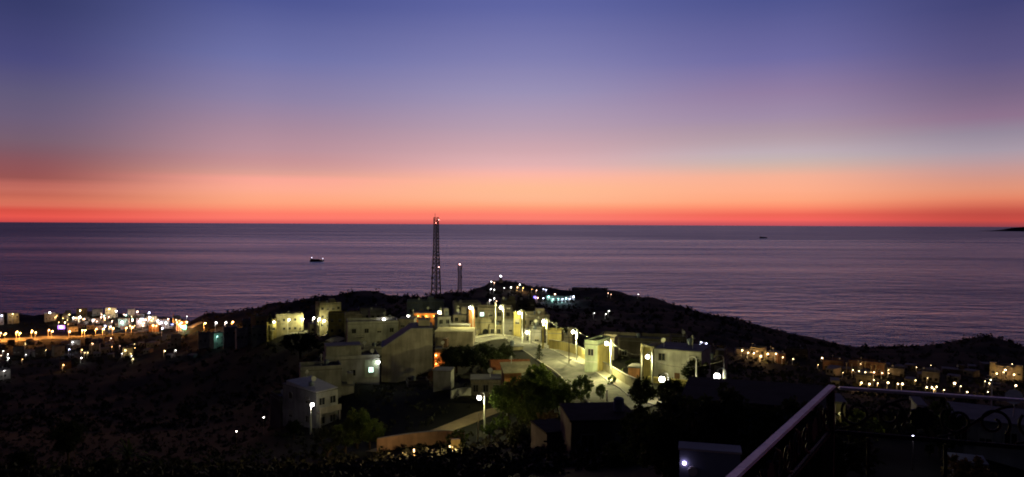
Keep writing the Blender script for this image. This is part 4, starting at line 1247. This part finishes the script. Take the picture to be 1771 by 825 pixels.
# lit signs in the bay town
for nme, lab, px, py, w_, h_, c_, st, pw in (("awning", "purple glowing awning beside the bay road", 106, 569, 9, 4.5, (0.45, 0.18, 1.0), 1.6, 2500), ("shop_sign", "green glowing sign at the right end of the town", 319, 569, 3.2, 3.4, (0.15, 1.0, 0.42), 9, 2500), ("shop_sign", "blue glowing strip below the orange spire", 300, 562, 7, 1.2, (0.35, 0.4, 1.0), 3, 700), ("shop_sign", "small dark blue sign left of the teal lamp row", 925, 517, 3.0, 3.0, (0.12, 0.10, 0.9), 1.0, 400)):
    c = hit(px, py, 2.5, 500)
    root = thing(nme, lab, "sign" if nme != "awning" else "awning", c)
    MB().box(-w_ / 2, w_ / 2, 0, 0.3, 0, h_).build("panel", glow("glow_sign%d" % px, c_, st), root)
    for s in (-0.4, 0.4):
        MB().tube([(s * w_, 0.15, -4.5), (s * w_, 0.15, 0)], 0.1, 6).build("post", M_POLE, root)
    ld = bpy.data.lights.new("lamp_light", 'POINT')
    ld.energy, ld.color, ld.shadow_soft_size = pw, c_, 0.4
    link("lamp_light", ld, root, (0, -1.2, h_ / 2))
c = hit(300, 562, 0, 500)
root = thing("minaret", "slim spire floodlit orange in the bay town", "tower", c)
MB().tube([(0, 0, -1), (0, 0, 9), (0, 0, 9.1), (0, 0, 13)], [1.3, 1.1, 0.7, 0.6], 8).build("shaft", WALLS["cream"], root)
MB().tube([(0, 0, 8.6), (0, 0, 9.2)], 1.6, 8).build("gallery", WALLS["cream"], root)
MB().tube([(0, 0, 13), (0, 0, 16.5)], [0.8, 0.05], 8).build("spire", M_TILE, root)
ld = bpy.data.lights.new("lamp_light", 'POINT')
ld.energy, ld.color, ld.shadow_soft_size = 3500, ORANGE, 0.3
link("lamp_light", ld, root, (1.5, -4, 3))

# ------------------------------------------------------------------ masts and lighthouse
def mast(label, px, pt, pb, d, wb, wm, wt, kink, steps, thick):
    b_, t_ = P(px, pb, d), P(px, pt, d)
    root = thing("lattice_mast", label, "mast", (b_.x, b_.y, b_.z - 1), math.radians(9))
    hh = t_.z - b_.z + 1

    def half(z):
        f_ = z / hh
        return (wb + (wm - wb) * f_ / kink if f_ < kink else wm + (wt - wm) * (f_ - kink) / (1 - kink)) / 2
    cs = ((-1, -1), (1, -1), (1, 1), (-1, 1))
    for sx, sy in cs:
        MB().tube([(sx * half(hh * i / 12), sy * half(hh * i / 12), hh * i / 12) for i in range(13)], thick, 6).build("leg", M_STEEL, root)
    zs_ = [0]
    while zs_[-1] < hh - 1:
        zs_.append(min(hh, zs_[-1] + max(1.5, half(zs_[-1]) * 1.3)))
    for i in range(len(zs_) - 1):
        m_ = MB()
        z0, z1 = zs_[i], zs_[i + 1]
        a, b2 = half(z0), half(z1)
        for k in range(4):
            (x0, y0), (x1, y1) = cs[k], cs[(k + 1) % 4]
            m_.tube([(x0 * a, y0 * a, z0), (x1 * b2, y1 * b2, z1)], thick * 0.5, 4)
            m_.tube([(x1 * a, y1 * a, z0), (x0 * b2, y0 * b2, z1)], thick * 0.5, 4)
            m_.tube([(x0 * b2, y0 * b2, z1), (x1 * b2, y1 * b2, z1)], thick * 0.5, 4)
        m_.build("bracing", M_STEEL, root)
    return root, hh, half


root, hh, half = mast("tall dark lattice mast rising above the horizon with red lamps", 754, 376, 518, 406, 5.4, 2.9, 2.3, 0.6, 0, 0.24)
MB().tube([(0.3, 0.2, 0), (0.3, 0.2, hh * 0.97)], 0.34, 6).build("cable_tray", M_STEEL, root)
MB().tube([(-0.5, -0.4, 0), (-0.5, -0.4, hh * 0.95)], 0.16, 5).build("ladder", M_STEEL, root)
M_REDL = glow("beacon_red", (1.0, 0.14, 0.10), 18)
M_PINKL = glow("beacon_pink", (1.0, 0.45, 0.40), 14)
for dx, dy, z, hgt in ((-1.3, -0.6, hh - 3.2, 2.6), (1.2, -0.8, hh - 3.8, 2.6), (0.2, -1.4, hh - 7.5, 2.4), (1.2, 0.9, hh - 8.2, 2.4), (-1.2, 0.9, hh - 12, 2.2)):
    MB().box(dx - 0.22, dx + 0.22, dy - 0.12, dy + 0.12, z, z + hgt).build("antenna_panel", M_STEEL, root)
for x, y, z, r_ in ((-2.0, -1.2, hh * 0.40, 0.65), (-2.3, -1.0, hh * 0.28, 0.6), (1.6, -1.6, hh * 0.47, 0.5)):
    MB().tube([(x, y - 0.25, z), (x, y, z), (x, y + 0.2, z)], [r_, r_, r_ * 0.3], 12).build("dish", M_STEEL, root)
    MB().tube([(x, y, z), (x * 0.55, y * 0.55, z)], 0.08, 5).build("dish_bracket", M_STEEL, root)
MB().tube([(-0.6, 0, hh - 0.5), (-0.6, 0, hh + 2.2)], 0.10, 5).build("whip_aerial", M_STEEL, root)
for x, y, z, m_ in ((1.3, -1.2, hh - 1.3, M_PINKL), (-0.2, -1.3, hh - 3.0, M_REDL), (1.4, -1.6, hh * 0.41, M_PINKL)):
    MB().ball((x, y, z), 0.22, 8, 6).build("beacon", m_, root)
root, hh, half = mast("short thin mast with red lamp right of the tall lattice mast", 795, 458, 508, 640, 3.2, 2.6, 2.6, 0.5, 0, 0.24)
MB().ball((0, -0.3, hh + 0.4), 0.5, 8, 6).build("beacon", M_PINKL, root)
for dx, z in ((1.5, hh - 4), (-1.5, hh - 5), (1.5, hh * 0.55)):
    MB().box(dx - 0.4, dx + 0.4, -1.6, -1.2, z, z + 2.6).build("antenna_panel", M_STEEL, root)
c = hit(866, 489, 0, 500)
root = thing("lighthouse", "small square lighthouse with white lantern on the hilltop", "lighthouse", c)
MB().box(-2.6, 2.6, -2.6, 2.6, -2, 4.0).build("keeper_room", WALLS["dark"], root)
MB().tube([(0, 0, 4), (0, 0, 7.2)], [1.3, 1.1], 8).build("tower", WALLS["dark"], root)
MB().tube([(0, 0, 7.2), (0, 0, 7.5)], 1.5, 8).build("gallery", M_STEEL, root)
MB().ball((0, 0, 8.1), 0.55, 8, 6).build("lantern", glow("lantern_white", (0.9, 0.93, 1.0), 40), root)
MB().tube([(0, 0, 8.7), (0, 0, 9.6)], [0.9, 0.1], 8).build("lantern_roof", M_STEEL, root)


# ------------------------------------------------------------------ ships and far cape
def ship(label, px, py, length, pale):
    v = ray(px, py)
    d = SEA / v.z
    root = thing("ship", label, "ship", (v.x * d, d, SEA), math.radians(6))
    L, B = length, length * 0.16
    hull = M_STEEL if not pale else WALLS["grey"]
    sec = [(-0.5, 0.7), (-0.3, 1.0), (0.3, 1.0), (0.42, 0.7), (0.5, 0.05)]
    vs_, fs_ = [], []
    for fx, fw in sec:
        top = L * (0.10 if fx < 0.4 else 0.135)
        vs_ += [(fx * L, -B / 2 * fw, top), (fx * L * 0.97, -B / 2 * fw * 0.7, -1.0), (fx * L * 0.97, B / 2 * fw * 0.7, -1.0), (fx * L, B / 2 * fw, top)]
    for i in range(len(sec) - 1):
        for j in range(4):
            fs_.append((i * 4 + j, i * 4 + (j + 1) % 4, i * 4 + 4 + (j + 1) % 4, i * 4 + 4 + j))
    fs_ += [(3, 2, 1, 0), tuple((len(sec) - 1) * 4 + j for j in range(4))]
    MB().add(vs_, fs_).build("hull", hull, root)
    MB().box(-0.28 * L, 0.22 * L, -B * 0.36, B * 0.36, L * 0.10, L * 0.16).build("deckhouse", hull, root)
    MB().box(-0.42 * L, -0.30 * L, -B * 0.36, B * 0.36, L * 0.10, L * 0.235).build("bridge", hull, root)
    MB().tube([(0.42 * L, 0, L * 0.09), (0.42 * L, 0, L * 0.22)], 0.3, 6).build("foremast", hull, root)
    MB().tube([(-0.36 * L, 0, L * 0.19), (-0.36 * L, 0, L * 0.25)], 0.3, 6).build("mainmast", hull, root)
    if not pale:
        for x, z in ((0.42 * L, L * 0.20), (-0.36 * L, L * 0.265)):
            MB().ball((x, -B * 0.1, z), 1.1, 8, 6).build("mast_lamp", glow("ship_lamp", (0.85, 0.78, 1.0), 7), root)


ship("small dark ship with two lamps on the sea left of the mast", 548, 452, 58, False)
ship("faint distant ship far out on the right", 1320, 412, 95, True)
rows_ = []
vs_, fs_ = [], []
cape = [(1690, 0.0), (1720, 20), (1738, 60), (1750, 110), (1775, 150), (1830, 210), (1920, 260), (2050, 200), (2200, 0)]
DD = 24000.0
for px, z in cape:
    x = ray(px, 392).x * DD
    vs_ += [(x, DD - 600, SEA - 5), (x, DD, SEA + z), (x, DD + 900, SEA - 5)]
for i in range(len(cape) - 1):
    fs_ += [(i * 3, i * 3 + 3, i * 3 + 4, i * 3 + 1), (i * 3 + 1, i * 3 + 4, i * 3 + 5, i * 3 + 2)]
struct(MB().add(vs_, fs_).build("far_cape", M_EARTH))


# ------------------------------------------------------------------ plants
def leaf_cloud(mb, centres, per, size, r):
    for c, cr in centres:
        for _ in range(per):
            v = Vector((r.gauss(0, 1), r.gauss(0, 1), r.gauss(0, 1)))
            p = c + v.normalized() * cr * (r.random() ** 0.5)
            a = Vector((r.uniform(-1, 1), r.uniform(-1, 1), r.uniform(-0.6, 0.6))).normalized() * size * r.uniform(0.6, 1.3)
            b2 = a.cross(Vector((r.uniform(-1, 1), r.uniform(-1, 1), r.uniform(-1, 1)))).normalized() * size * r.uniform(0.3, 0.6)
            mb.add([p - a, p + b2, p + a, p - b2], [(0, 1, 2, 3)])


def tree_meshes(kind, seed, leafm):
    """crown and trunk for a plant one metre tall... scaled up by the object"""
    r = random.Random(seed)
    cr, tr = MB(), MB()
    if kind == "cypress":
        cs = []
        for i in range(26):
            f_ = i / 25
            w_ = 0.11 * math.sin(math.pi * min(1, f_ * 0.9 + 0.12)) ** 0.7
            for k in range(3):
                a = r.uniform(0, 6.28)
                cs.append((Vector((math.cos(a) * w_ * 0.6, math.sin(a) * w_ * 0.6, 0.06 + 0.92 * f_)), w_ * 0.55 + 0.012))
        leaf_cloud(cr, cs, 16, 0.022, r)
        tr.tube([(0, 0, -0.08), (0, 0, 0.5), (0, 0, 0.9)], [0.022, 0.015, 0.004], 6)
    elif kind == "palm":
        for k in range(34):
            a = r.uniform(0, 6.28)
            e = r.uniform(0.1, 1.3)
            L = r.uniform(0.6, 0.95)
            pp = [Vector((math.cos(a) * math.cos(e) * s * L, math.sin(a) * math.cos(e) * s * L, 0.1 + math.sin(e) * s * L - 0.45 * s * s * L)) for s in (0, 0.25, 0.5, 0.75, 1.0)]
            side = Vector((-math.sin(a), math.cos(a), 0)) * 0.03
            for i in range(4):
                cr.add([pp[i] - side, pp[i] + side, pp[i + 1] + side * 0.7, pp[i + 1] - side * 0.7], [(0, 1, 2, 3)])
        tr.tube([(0, 0, -0.2), (0, 0, 0.15)], [0.06, 0.05], 6)
    else:
        rx = {"broad": 0.52, "oak": 0.66, "bush": 0.75}[kind]
        z0 = {"broad": 0.34, "oak": 0.22, "bush": 0.05}[kind]
        cs = []
        for i in range({"broad": 46, "oak": 60, "bush": 30}[kind]):
            v = Vector((r.gauss(0, 1), r.gauss(0, 1), r.gauss(0, 1))).normalized() * r.uniform(0.5, 1.0)
            zc = (z0 + 1) / 2
            p = Vector((v.x * rx * r.uniform(0.75, 1.05), v.y * rx * r.uniform(0.75, 1.05), zc + v.z * (1 - z0) / 2))
            cs.append((p, r.uniform(0.07, 0.16)))
        leaf_cloud(cr, cs, 90 if kind != "bush" else 60, 0.036 if kind != "bush" else 0.06, r)
        top = Vector((r.uniform(-.05, .05), r.uniform(-.05, .05), z0 + 0.12))
        tr.tube([(0, 0, -0.12), top * 0.5, top], [0.045, 0.036, 0.03], 7)
        for i in range(6):
            p = r.choice(cs)[0]
            tr.tube([top * 0.85, (top + p) / 2 + Vector((0, 0, 0.03)), p], [0.022, 0.014, 0.005], 5)
    return cr.mesh("crown", leafm), tr.mesh("trunk", M_BARK)


_tm = {}


def tree(label, px, pb, hgt, kind, d=None, leafm=None, sx=1.0, name=None, cat="tree", group=None):
    leafm = leafm or M_LEAF
    seed = (int(px) * 7) % 3
    k = (kind, seed, leafm.name)
    if k not in _tm:
        _tm[k] = tree_meshes(kind, seed + len(kind) * 10, leafm)
    c = hit(px, pb) if d is None else P(px, pb, d)
    if d is not None:
        c.z = min(c.z, ground(c.x, c.y)) if c.z < ground(c.x, c.y) + 0.5 else ground(c.x, c.y)
    root = thing(name or ("bush" if kind == "bush" else "cypress" if kind == "cypress" else "tree"), label, cat, c, rnd.uniform(0, 6.28), group)
    root.scale = (hgt * sx, hgt * sx, hgt)
    link("crown", _tm[k][0], root)
    link("trunk", _tm[k][1], root)
    return root


def tree_px(label, px, pt, pb, d, kind, **kw):
    """a tree whose crown top shows at row pt; it stands on the ground d metres ahead"""
    g = P(px, pb, d)
    gz = ground(g.x, g.y)
    hgt = P(px, pt, d).z - gz
    return tree(label, px, pb, max(hgt, 0.8), kind, d, **kw)


tree_px("big spreading tree lit lime on its street side", 932, 640, 716, 126, "oak", leafm=M_LEAF, sx=0.95)
tree_px("second spreading crown left of the big lit tree", 900, 652, 716, 122, "oak", leafm=M_LEAF, sx=0.9)
tree_px("lime tree at the right flank of the big lit tree", 965, 654, 712, 120, "oak", leafm=M_LEAF, sx=0.75)
for k, (px, pt, pb, d, kind, lm, sx, words) in enumerate((
        (880, 662, 716, 128, "oak", M_LEAF, 0.8, "olive tree at the left foot of the big lit tree"),
        (948, 676, 722, 118, "oak", M_LEAF_Y, 0.8, "lime green shrub tree in front of the big lit tree"),
        (985, 672, 708, 119, "bush", M_LEAF_Y, 0.8, "lime bush between the big lit tree and the round street tree"),
        (915, 690, 730, 114, "oak", M_LEAF, 0.9, "low olive tree under the big lit tree"),
        (640, 724, 778, 118, "oak", M_LEAF, 0.8, "olive bush right of the tree beside the tarpaulin house"),
        (598, 730, 780, 118, "oak", M_LEAF, 0.8, "olive bush left of the tree beside the tarpaulin house"),
        (1058, 646, 668, 142, "bush", M_LEAF, 0.7, "green bush at the foot of the retaining wall lamp"),
        (852, 624, 660, 178, "oak", M_LEAF_D, 1.0, "dark tree over the red tiled cottage"))):
    tree_px(words, px, pt, pb, d, kind, leafm=lm, sx=sx, cat="bush" if "bush" in words else "tree", name="bush" if "bush" in words else "tree")
tree_px("round tree lit green standing at the street edge", 1005, 636, 704, 122, "oak", leafm=M_LEAF, sx=0.55)
tree_px("dark slim cypress beside the street", 933, 586, 632, 186, "cypress", leafm=M_LEAF_D, sx=1.6, cat="cypress")
tree_px("lime green bush under the cypress", 934, 626, 650, 150, "bush", leafm=M_LEAF_Y, sx=0.7, cat="bush")
tree_px("small round tree standing on the near street", 1038, 658, 696, 120, "oak", leafm=M_LEAF, sx=0.42)
tree_px("lime bush at the near end of the street", 1015, 690, 706, 116, "bush", leafm=M_LEAF_Y, sx=0.9, cat="bush")
tree_px("feathery green palm bush above the retaining wall", 1072, 622, 652, 158, "palm", leafm=M_LEAF_Y, sx=1.0, cat="bush", name="palm_bush")
tree_px("dark tree behind the feathery palm bush", 1096, 606, 648, 172, "broad", leafm=M_LEAF_D, sx=1.1)
tree_px("dark tree covering the right side of the white porch house", 1206, 624, 670, 132, "broad", leafm=M_LEAF_D, sx=0.9)
tree_px("brownish tree below the yellow framed porch", 1110, 654, 720, 96, "broad", leafm=M_LEAF_D, sx=0.8)
tree_px("small dark tree right of the big globe lamp", 1165, 650, 720, 92, "broad", leafm=M_LEAF_D, sx=0.75)
tree_px("black tree mass below the street end", 1120, 688, 800, 64, "oak", leafm=M_LEAF_D, sx=0.9)
tree_px("round dark olive green tree beside the tarpaulin house", 618, 710, 775, 122, "broad", leafm=M_LEAF, sx=0.85)
tree_px("dark tree left of the sandy wall's pillar", 566, 742, 790, 110, "bush", leafm=M_LEAF_D, sx=0.9, cat="tree", name="tree")
tree_px("black tree in the middle below the big lit tree", 900, 706, 790, 98, "oak", leafm=M_LEAF_D, sx=0.72)
tree_px("left dark tree behind the shed roofs", 790, 592, 650, 182, "oak", leafm=M_LEAF_D, sx=1.05)
tree_px("middle dark tree behind the shed roofs", 832, 584, 650, 180, "oak", leafm=M_LEAF_D, sx=1.0)
tree_px("right dark tree behind the shed roofs", 876, 580, 640, 190, "broad", leafm=M_LEAF_D, sx=0.9)
tree_px("dark tree growing in front of the orange patio", 775, 606, 655, 178, "broad", leafm=M_LEAF_D, sx=0.7)
tree_px("dark tree left of the cream lane wall", 520, 574, 615, 360, "oak", leafm=M_LEAF_D, sx=1.3)
tree_px("dark tree right of the cream lane wall", 585, 582, 625, 330, "oak", leafm=M_LEAF_D, sx=1.3)
tree_px("palm like tree faintly lit in the dark left valley", 222, 712, 765, 135, "palm", leafm=M_LEAF, sx=0.7, name="palm_tree")
tree_px("dark bushy tree over the half hidden orange lamp", 118, 726, 800, 128, "broad", leafm=M_LEAF_D, sx=0.7)
tree_px("dark tree at the foot of the splayed lamp pole", 508, 726, 760, 138, "broad", leafm=M_LEAF_D, sx=0.8)
tree_px("dark slim tree on the ridge left of the beige lane house", 467, 540, 578, 455, "cypress", leafm=M_LEAF_D, sx=0.9, cat="tree", name="tree")
tree_px("black bush left before the sandy wall", 700, 770, 825, 90, "bush", leafm=M_LEAF_D, sx=1.1, cat="bush")
tree_px("black bush in front of the middle of the sandy wall", 752, 758, 822, 88, "bush", leafm=M_LEAF_D, sx=0.8, cat="bush")
tree_px("black leafy tree overlapping the right end of the sandy wall", 806, 744, 815, 92, "broad", leafm=M_LEAF_D, sx=0.55)
tree_px("dry grassy shrub right of the leaning white pole", 856, 748, 790, 104, "bush", leafm=M_DRY, sx=0.8, cat="bush")
tree_px("dry grass tuft on the bank below the big lit tree", 948, 704, 734, 112, "bush", leafm=M_DRY, sx=1.2, cat="bush")
tree_px("green shrub seen through the railing corner", 1492, 706, 745, 52, "bush", leafm=M_LEAF_Y, sx=0.7, cat="bush")
tree_px("pale dry shrub before the shed under the railing", 1672, 786, 820, 41, "bush", leafm=M_DRY, sx=0.9, cat="bush")
tree_px("dark shrub seen through the railing middle", 1625, 694, 760, 50, "bush", leafm=M_LEAF_D, sx=0.7, cat="bush")
tree_px("dark tree low at the left under the railing", 1380, 730, 825, 34, "bush", leafm=M_LEAF_D, sx=0.8, cat="tree", name="tree")
for k, (px, pt, d, sx) in enumerate(((1186, 676, 38, 0.7), (1218, 690, 36, 0.8), (1256, 684, 35, 0.75), (1300, 694, 34, 0.85), (1345, 686, 34, 0.7), (1392, 696, 33, 0.8), (1150, 712, 44, 0.9), (1075, 742, 56, 0.9), (985, 760, 66, 0.8))):
    tree_px("black tree under the terrace before the dark roofs, %s of nine" % ORD[k], px, pt, 825, d, "oak", leafm=M_LEAF_D, sx=sx, group="black trees under the terrace")
for k, (px, pt, pb, d) in enumerate(((790, 742, 770, 112), (846, 728, 752, 122), (868, 716, 742, 126), (760, 716, 738, 134), (720, 704, 728, 142))):
    tree_px("small olive green bush on the slope round the slope lamp, %s from the right end" % ORD[4 - k], px, pt, pb, d, "bush", leafm=M_LEAF, sx=0.9, cat="bush", group="slope bushes")
for k, (px, pt, d) in enumerate(((40, 770, 120), (180, 780, 110), (300, 765, 130), (380, 775, 112), (470, 770, 110), (640, 800, 84), (1010, 790, 62), (540, 790, 92))):
    tree_px("unlit black tree in the dark foreground, %s from the left" % ORD[k], px, pt, 825, d, "oak" if k % 2 else "broad", leafm=M_LEAF_D, group="unlit foreground trees")

# low scrub over the hills, nobody could count it
sv, sf = [], []
r = random.Random(11)
cnt = 0
road_pts = [(np.array([(p.x, p.y) for p in line]), wd) for line, wd in ROADS]
while cnt < 11000:
    u = r.uniform(-0.85, 0.85)
    d = math.exp(r.uniform(math.log(55), math.log(1200)))
    x = u * d
    z = ground(x, d)
    if z < SEA + 4:
        continue
    cnt += 1
    if any(((rp - (x, d)) ** 2).sum(1).min() < (wd + 1) ** 2 for rp, wd in road_pts):
        continue
    rad = r.uniform(0.3, 0.8) if d < 260 else r.uniform(0.7, 2.0) if d < 600 else r.uniform(1.0, 3.0)
    for _ in range(14):
        p = Vector((x + r.gauss(0, 0.5) * rad, d + r.gauss(0, 0.5) * rad, z + abs(r.gauss(0, 0.55)) * rad))
        a = Vector((r.uniform(-1, 1), r.uniform(-1, 1), r.uniform(-1, 1))).normalized() * rad * 0.42
        b2 = a.cross(Vector((r.uniform(-1, 1), r.uniform(-1, 1), r.uniform(-1, 1)))).normalized() * rad * 0.3
        o = len(sv)
        sv += [p - a, p + b2, p + a, p - b2]
        sf.append((o, o + 1, o + 2, o + 3))
me = bpy.data.meshes.new("scrub")
me.from_pydata([tuple(v) for v in sv], [], sf)
me.materials.append(M_SCRUB)
o = struct(link("scrub", me), "stuff")
o["label"] = "low dark scrub covering the hillsides"

# ------------------------------------------------------------------ the terrace we stand on and its railing
RAILZ = -0.62


def on_rail(px, py):
    v = ray(px, py)
    return v * (RAILZ / v.z)


C0, L0, R0 = on_rail(1437, 667), on_rail(1264, 825), on_rail(1771, 689)
dl, dr_ = (L0 - C0).normalized(), (R0 - C0).normalized()
LA, LB = C0 + dl * 3.6, C0 + dr_ * 4.0
FLOOR = -1.62
out = [C0 - (dl + dr_) * 0.10, LA - dr_ * 0.10, LA + dr_ * 4.0, LB + dl * 3.6, LB - dl * 0.10]
n_ = len(out)
vs_ = [(p.x, p.y, FLOOR) for p in out] + [(p.x, p.y, FLOOR - 0.22) for p in out]
fs_ = [tuple(range(n_)), tuple(range(2 * n_ - 1, n_ - 1, -1))] + [(i, i + n_, (i + 1) % n_ + n_, (i + 1) % n_) for i in range(n_)]
struct(MB().add(vs_, fs_).build("terrace_floor", M_PAVE))
cen = sum(out, Vector()) / n_
inn = [cen + (p - cen) * 0.93 for p in out]
vs_ = [(p.x, p.y, FLOOR - 0.22) for p in inn] + [(p.x, p.y, -12.5) for p in inn]
struct(MB().add(vs_, fs_).build("terrace_wall", WALLS["white"]))

rail = thing("balcony_railing", "wrought iron balcony railing with scroll frieze and flat top rail", "railing", (C0.x, C0.y, FLOOR))
TOP = RAILZ - FLOOR


def bar(name, a, b_, w_, z0, z1, m_):
    """flat bar between two plan points relative to the corner"""
    t_ = (b_ - a).normalized()
    s = Vector((-t_.y, t_.x, 0)) * w_ / 2
    q_ = [a - s, b_ - s, b_ + s, a + s]
    vs_ = [(p.x, p.y, z0) for p in q_] + [(p.x, p.y, z1) for p in q_]
    bm = bmesh.new()
    bv = [bm.verts.new(v) for v in vs_]
    for f_ in ((3, 2, 1, 0), (4, 5, 6, 7), (0, 1, 5, 4), (1, 2, 6, 5), (2, 3, 7, 6), (3, 0, 4, 7)):
        bm.faces.new([bv[i] for i in f_])
    bmesh.ops.bevel(bm, geom=bm.edges[:], offset=0.004, segments=2, affect='EDGES')
    me_ = bpy.data.meshes.new(name)
    bm.to_mesh(me_)
    bm.free()
    me_.materials.append(m_)
    return link(name, me_, rail)


def flat2(v):
    return Vector((v.x, v.y, 0))


dl, dr_ = flat2(dl).normalized(), flat2(dr_).normalized()
O = Vector((0, 0, 0))
bar("top_rail", dl * -0.022, dl * 3.6, 0.030, TOP - 0.010, TOP, M_RAIL)
bar("top_rail", dr_ * 0.026, dr_ * 4.0, 0.030, TOP - 0.012, TOP - 0.002, M_RAIL)
for dv, ln in ((dl, 3.6), (dr_, 4.0)):
    bar("lower_rail", dv * 0.016, dv * ln, 0.016, TOP - 0.186, TOP - 0.170, M_IRON)
    bar("bottom_rail", dv * 0.016, dv * ln, 0.016, 0.08, 0.10, M_IRON)
    x = 0.135
    while x < ln:
        bar("baluster", dv * (x - 0.006), dv * (x + 0.006), 0.012, 0.10, TOP - 0.186, M_IRON)
        x += 0.26
    # frieze of scrolls
    x = 0.03
    i = 0
    zc = TOP - 0.098
    while x < ln - 0.3:
        def pt(u, v):
            q_ = dv * (x + u)
            return (q_.x, q_.y, zc + v)
        for cx, sg in ((0.062, 1), (0.178, -1)):
            sp = []
            for k in range(30):
                a = k / 29 * 2.6 * math.pi
                rr = 0.056 * (1 - 0.72 * k / 29)
                sp.append(pt(cx + sg * rr * math.cos(a + 2.4), sg * rr * math.sin(a + 2.4)))
            MB().tube(sp, 0.0055, 5).build("scroll", M_IRON, rail, smooth=True)
        MB().tube([pt(0.12 - 0.12 + 0.24 * s, 0.066 * math.sin((s - 0.5) * 3.0)) for s in [k / 12 for k in range(13)]], 0.005, 5).build("s_curve", M_IRON, rail, smooth=True)
        if i % 2 == 0:
            ctr = dv * (x + 0.285)
            nrm = Vector((-dv.y, dv.x, 0))
            vs_, n2 = [], 20
            for sgn in (-0.006, 0.006):
                for k in range(n2):
                    a = 2 * math.pi * k / n2
                    rr = 0.046 if k % 2 == 0 else 0.039
                    q_ = ctr + dv * (rr * math.cos(a)) + nrm * sgn
                    vs_.append((q_.x, q_.y, zc + rr * math.sin(a)))
            MB().add(vs_, [tuple(range(n2)), tuple(range(2 * n2 - 1, n2 - 1, -1))] + [(k, k + n2, (k + 1) % n2 + n2, (k + 1) % n2) for k in range(n2)]).build("rosette", M_IRON, rail)
            x += 0.34
        else:
            x += 0.25
        i += 1
bar("corner_post", O - dl * 0.014, O + dl * 0.014, 0.028, 0.0, TOP - 0.014, M_IRON)
bar("end_post", dl * 3.58, dl * 3.6, 0.028, 0.0, TOP - 0.014, M_IRON)
bar("end_post", dr_ * 3.98, dr_ * 4.0, 0.028, 0.0, TOP - 0.012, M_IRON)

# neighbour's roof with the pale cabinet
house("house", "neighbouring house directly below the terrace under the pale cabinet", 1080, 1500, 1010, 1500, 9.6, 3.0, 0, "dark", 0, 0, parapet=False, roof_m=M_BITUMEN, clutter=False)
top = 0
c = P(1226, 900, 11.0)
roof_z = P(1290, 1010, 9.6).z + 0.18
root = thing("utility_cabinet", "pale boxy rooftop cabinet with a tiny violet light left of the railing", "cabinet", (c.x, c.y, roof_z), math.radians(-14))
hb = P(1226, 776, 11.0).z - roof_z
MB().box(-0.43, 0.43, -0.16, 0.16, 0, hb).build("body", WALLS["blue"], root)
MB().box(-0.45, 0.45, -0.18, 0.18, hb, hb + 0.03).build("lid", WALLS["white"], root)
MB().ball((-0.36, -0.18, hb - 0.19), 0.026, 8, 6).build("indicator_light", glow("violet_led", (0.72, 0.55, 1.0), 14), root)
MB().tube([(-0.24, -0.15, hb - 0.30), (-0.24, -0.19, hb - 0.30)], 0.07, 12).build("round_cap", WALLS["white"], root)
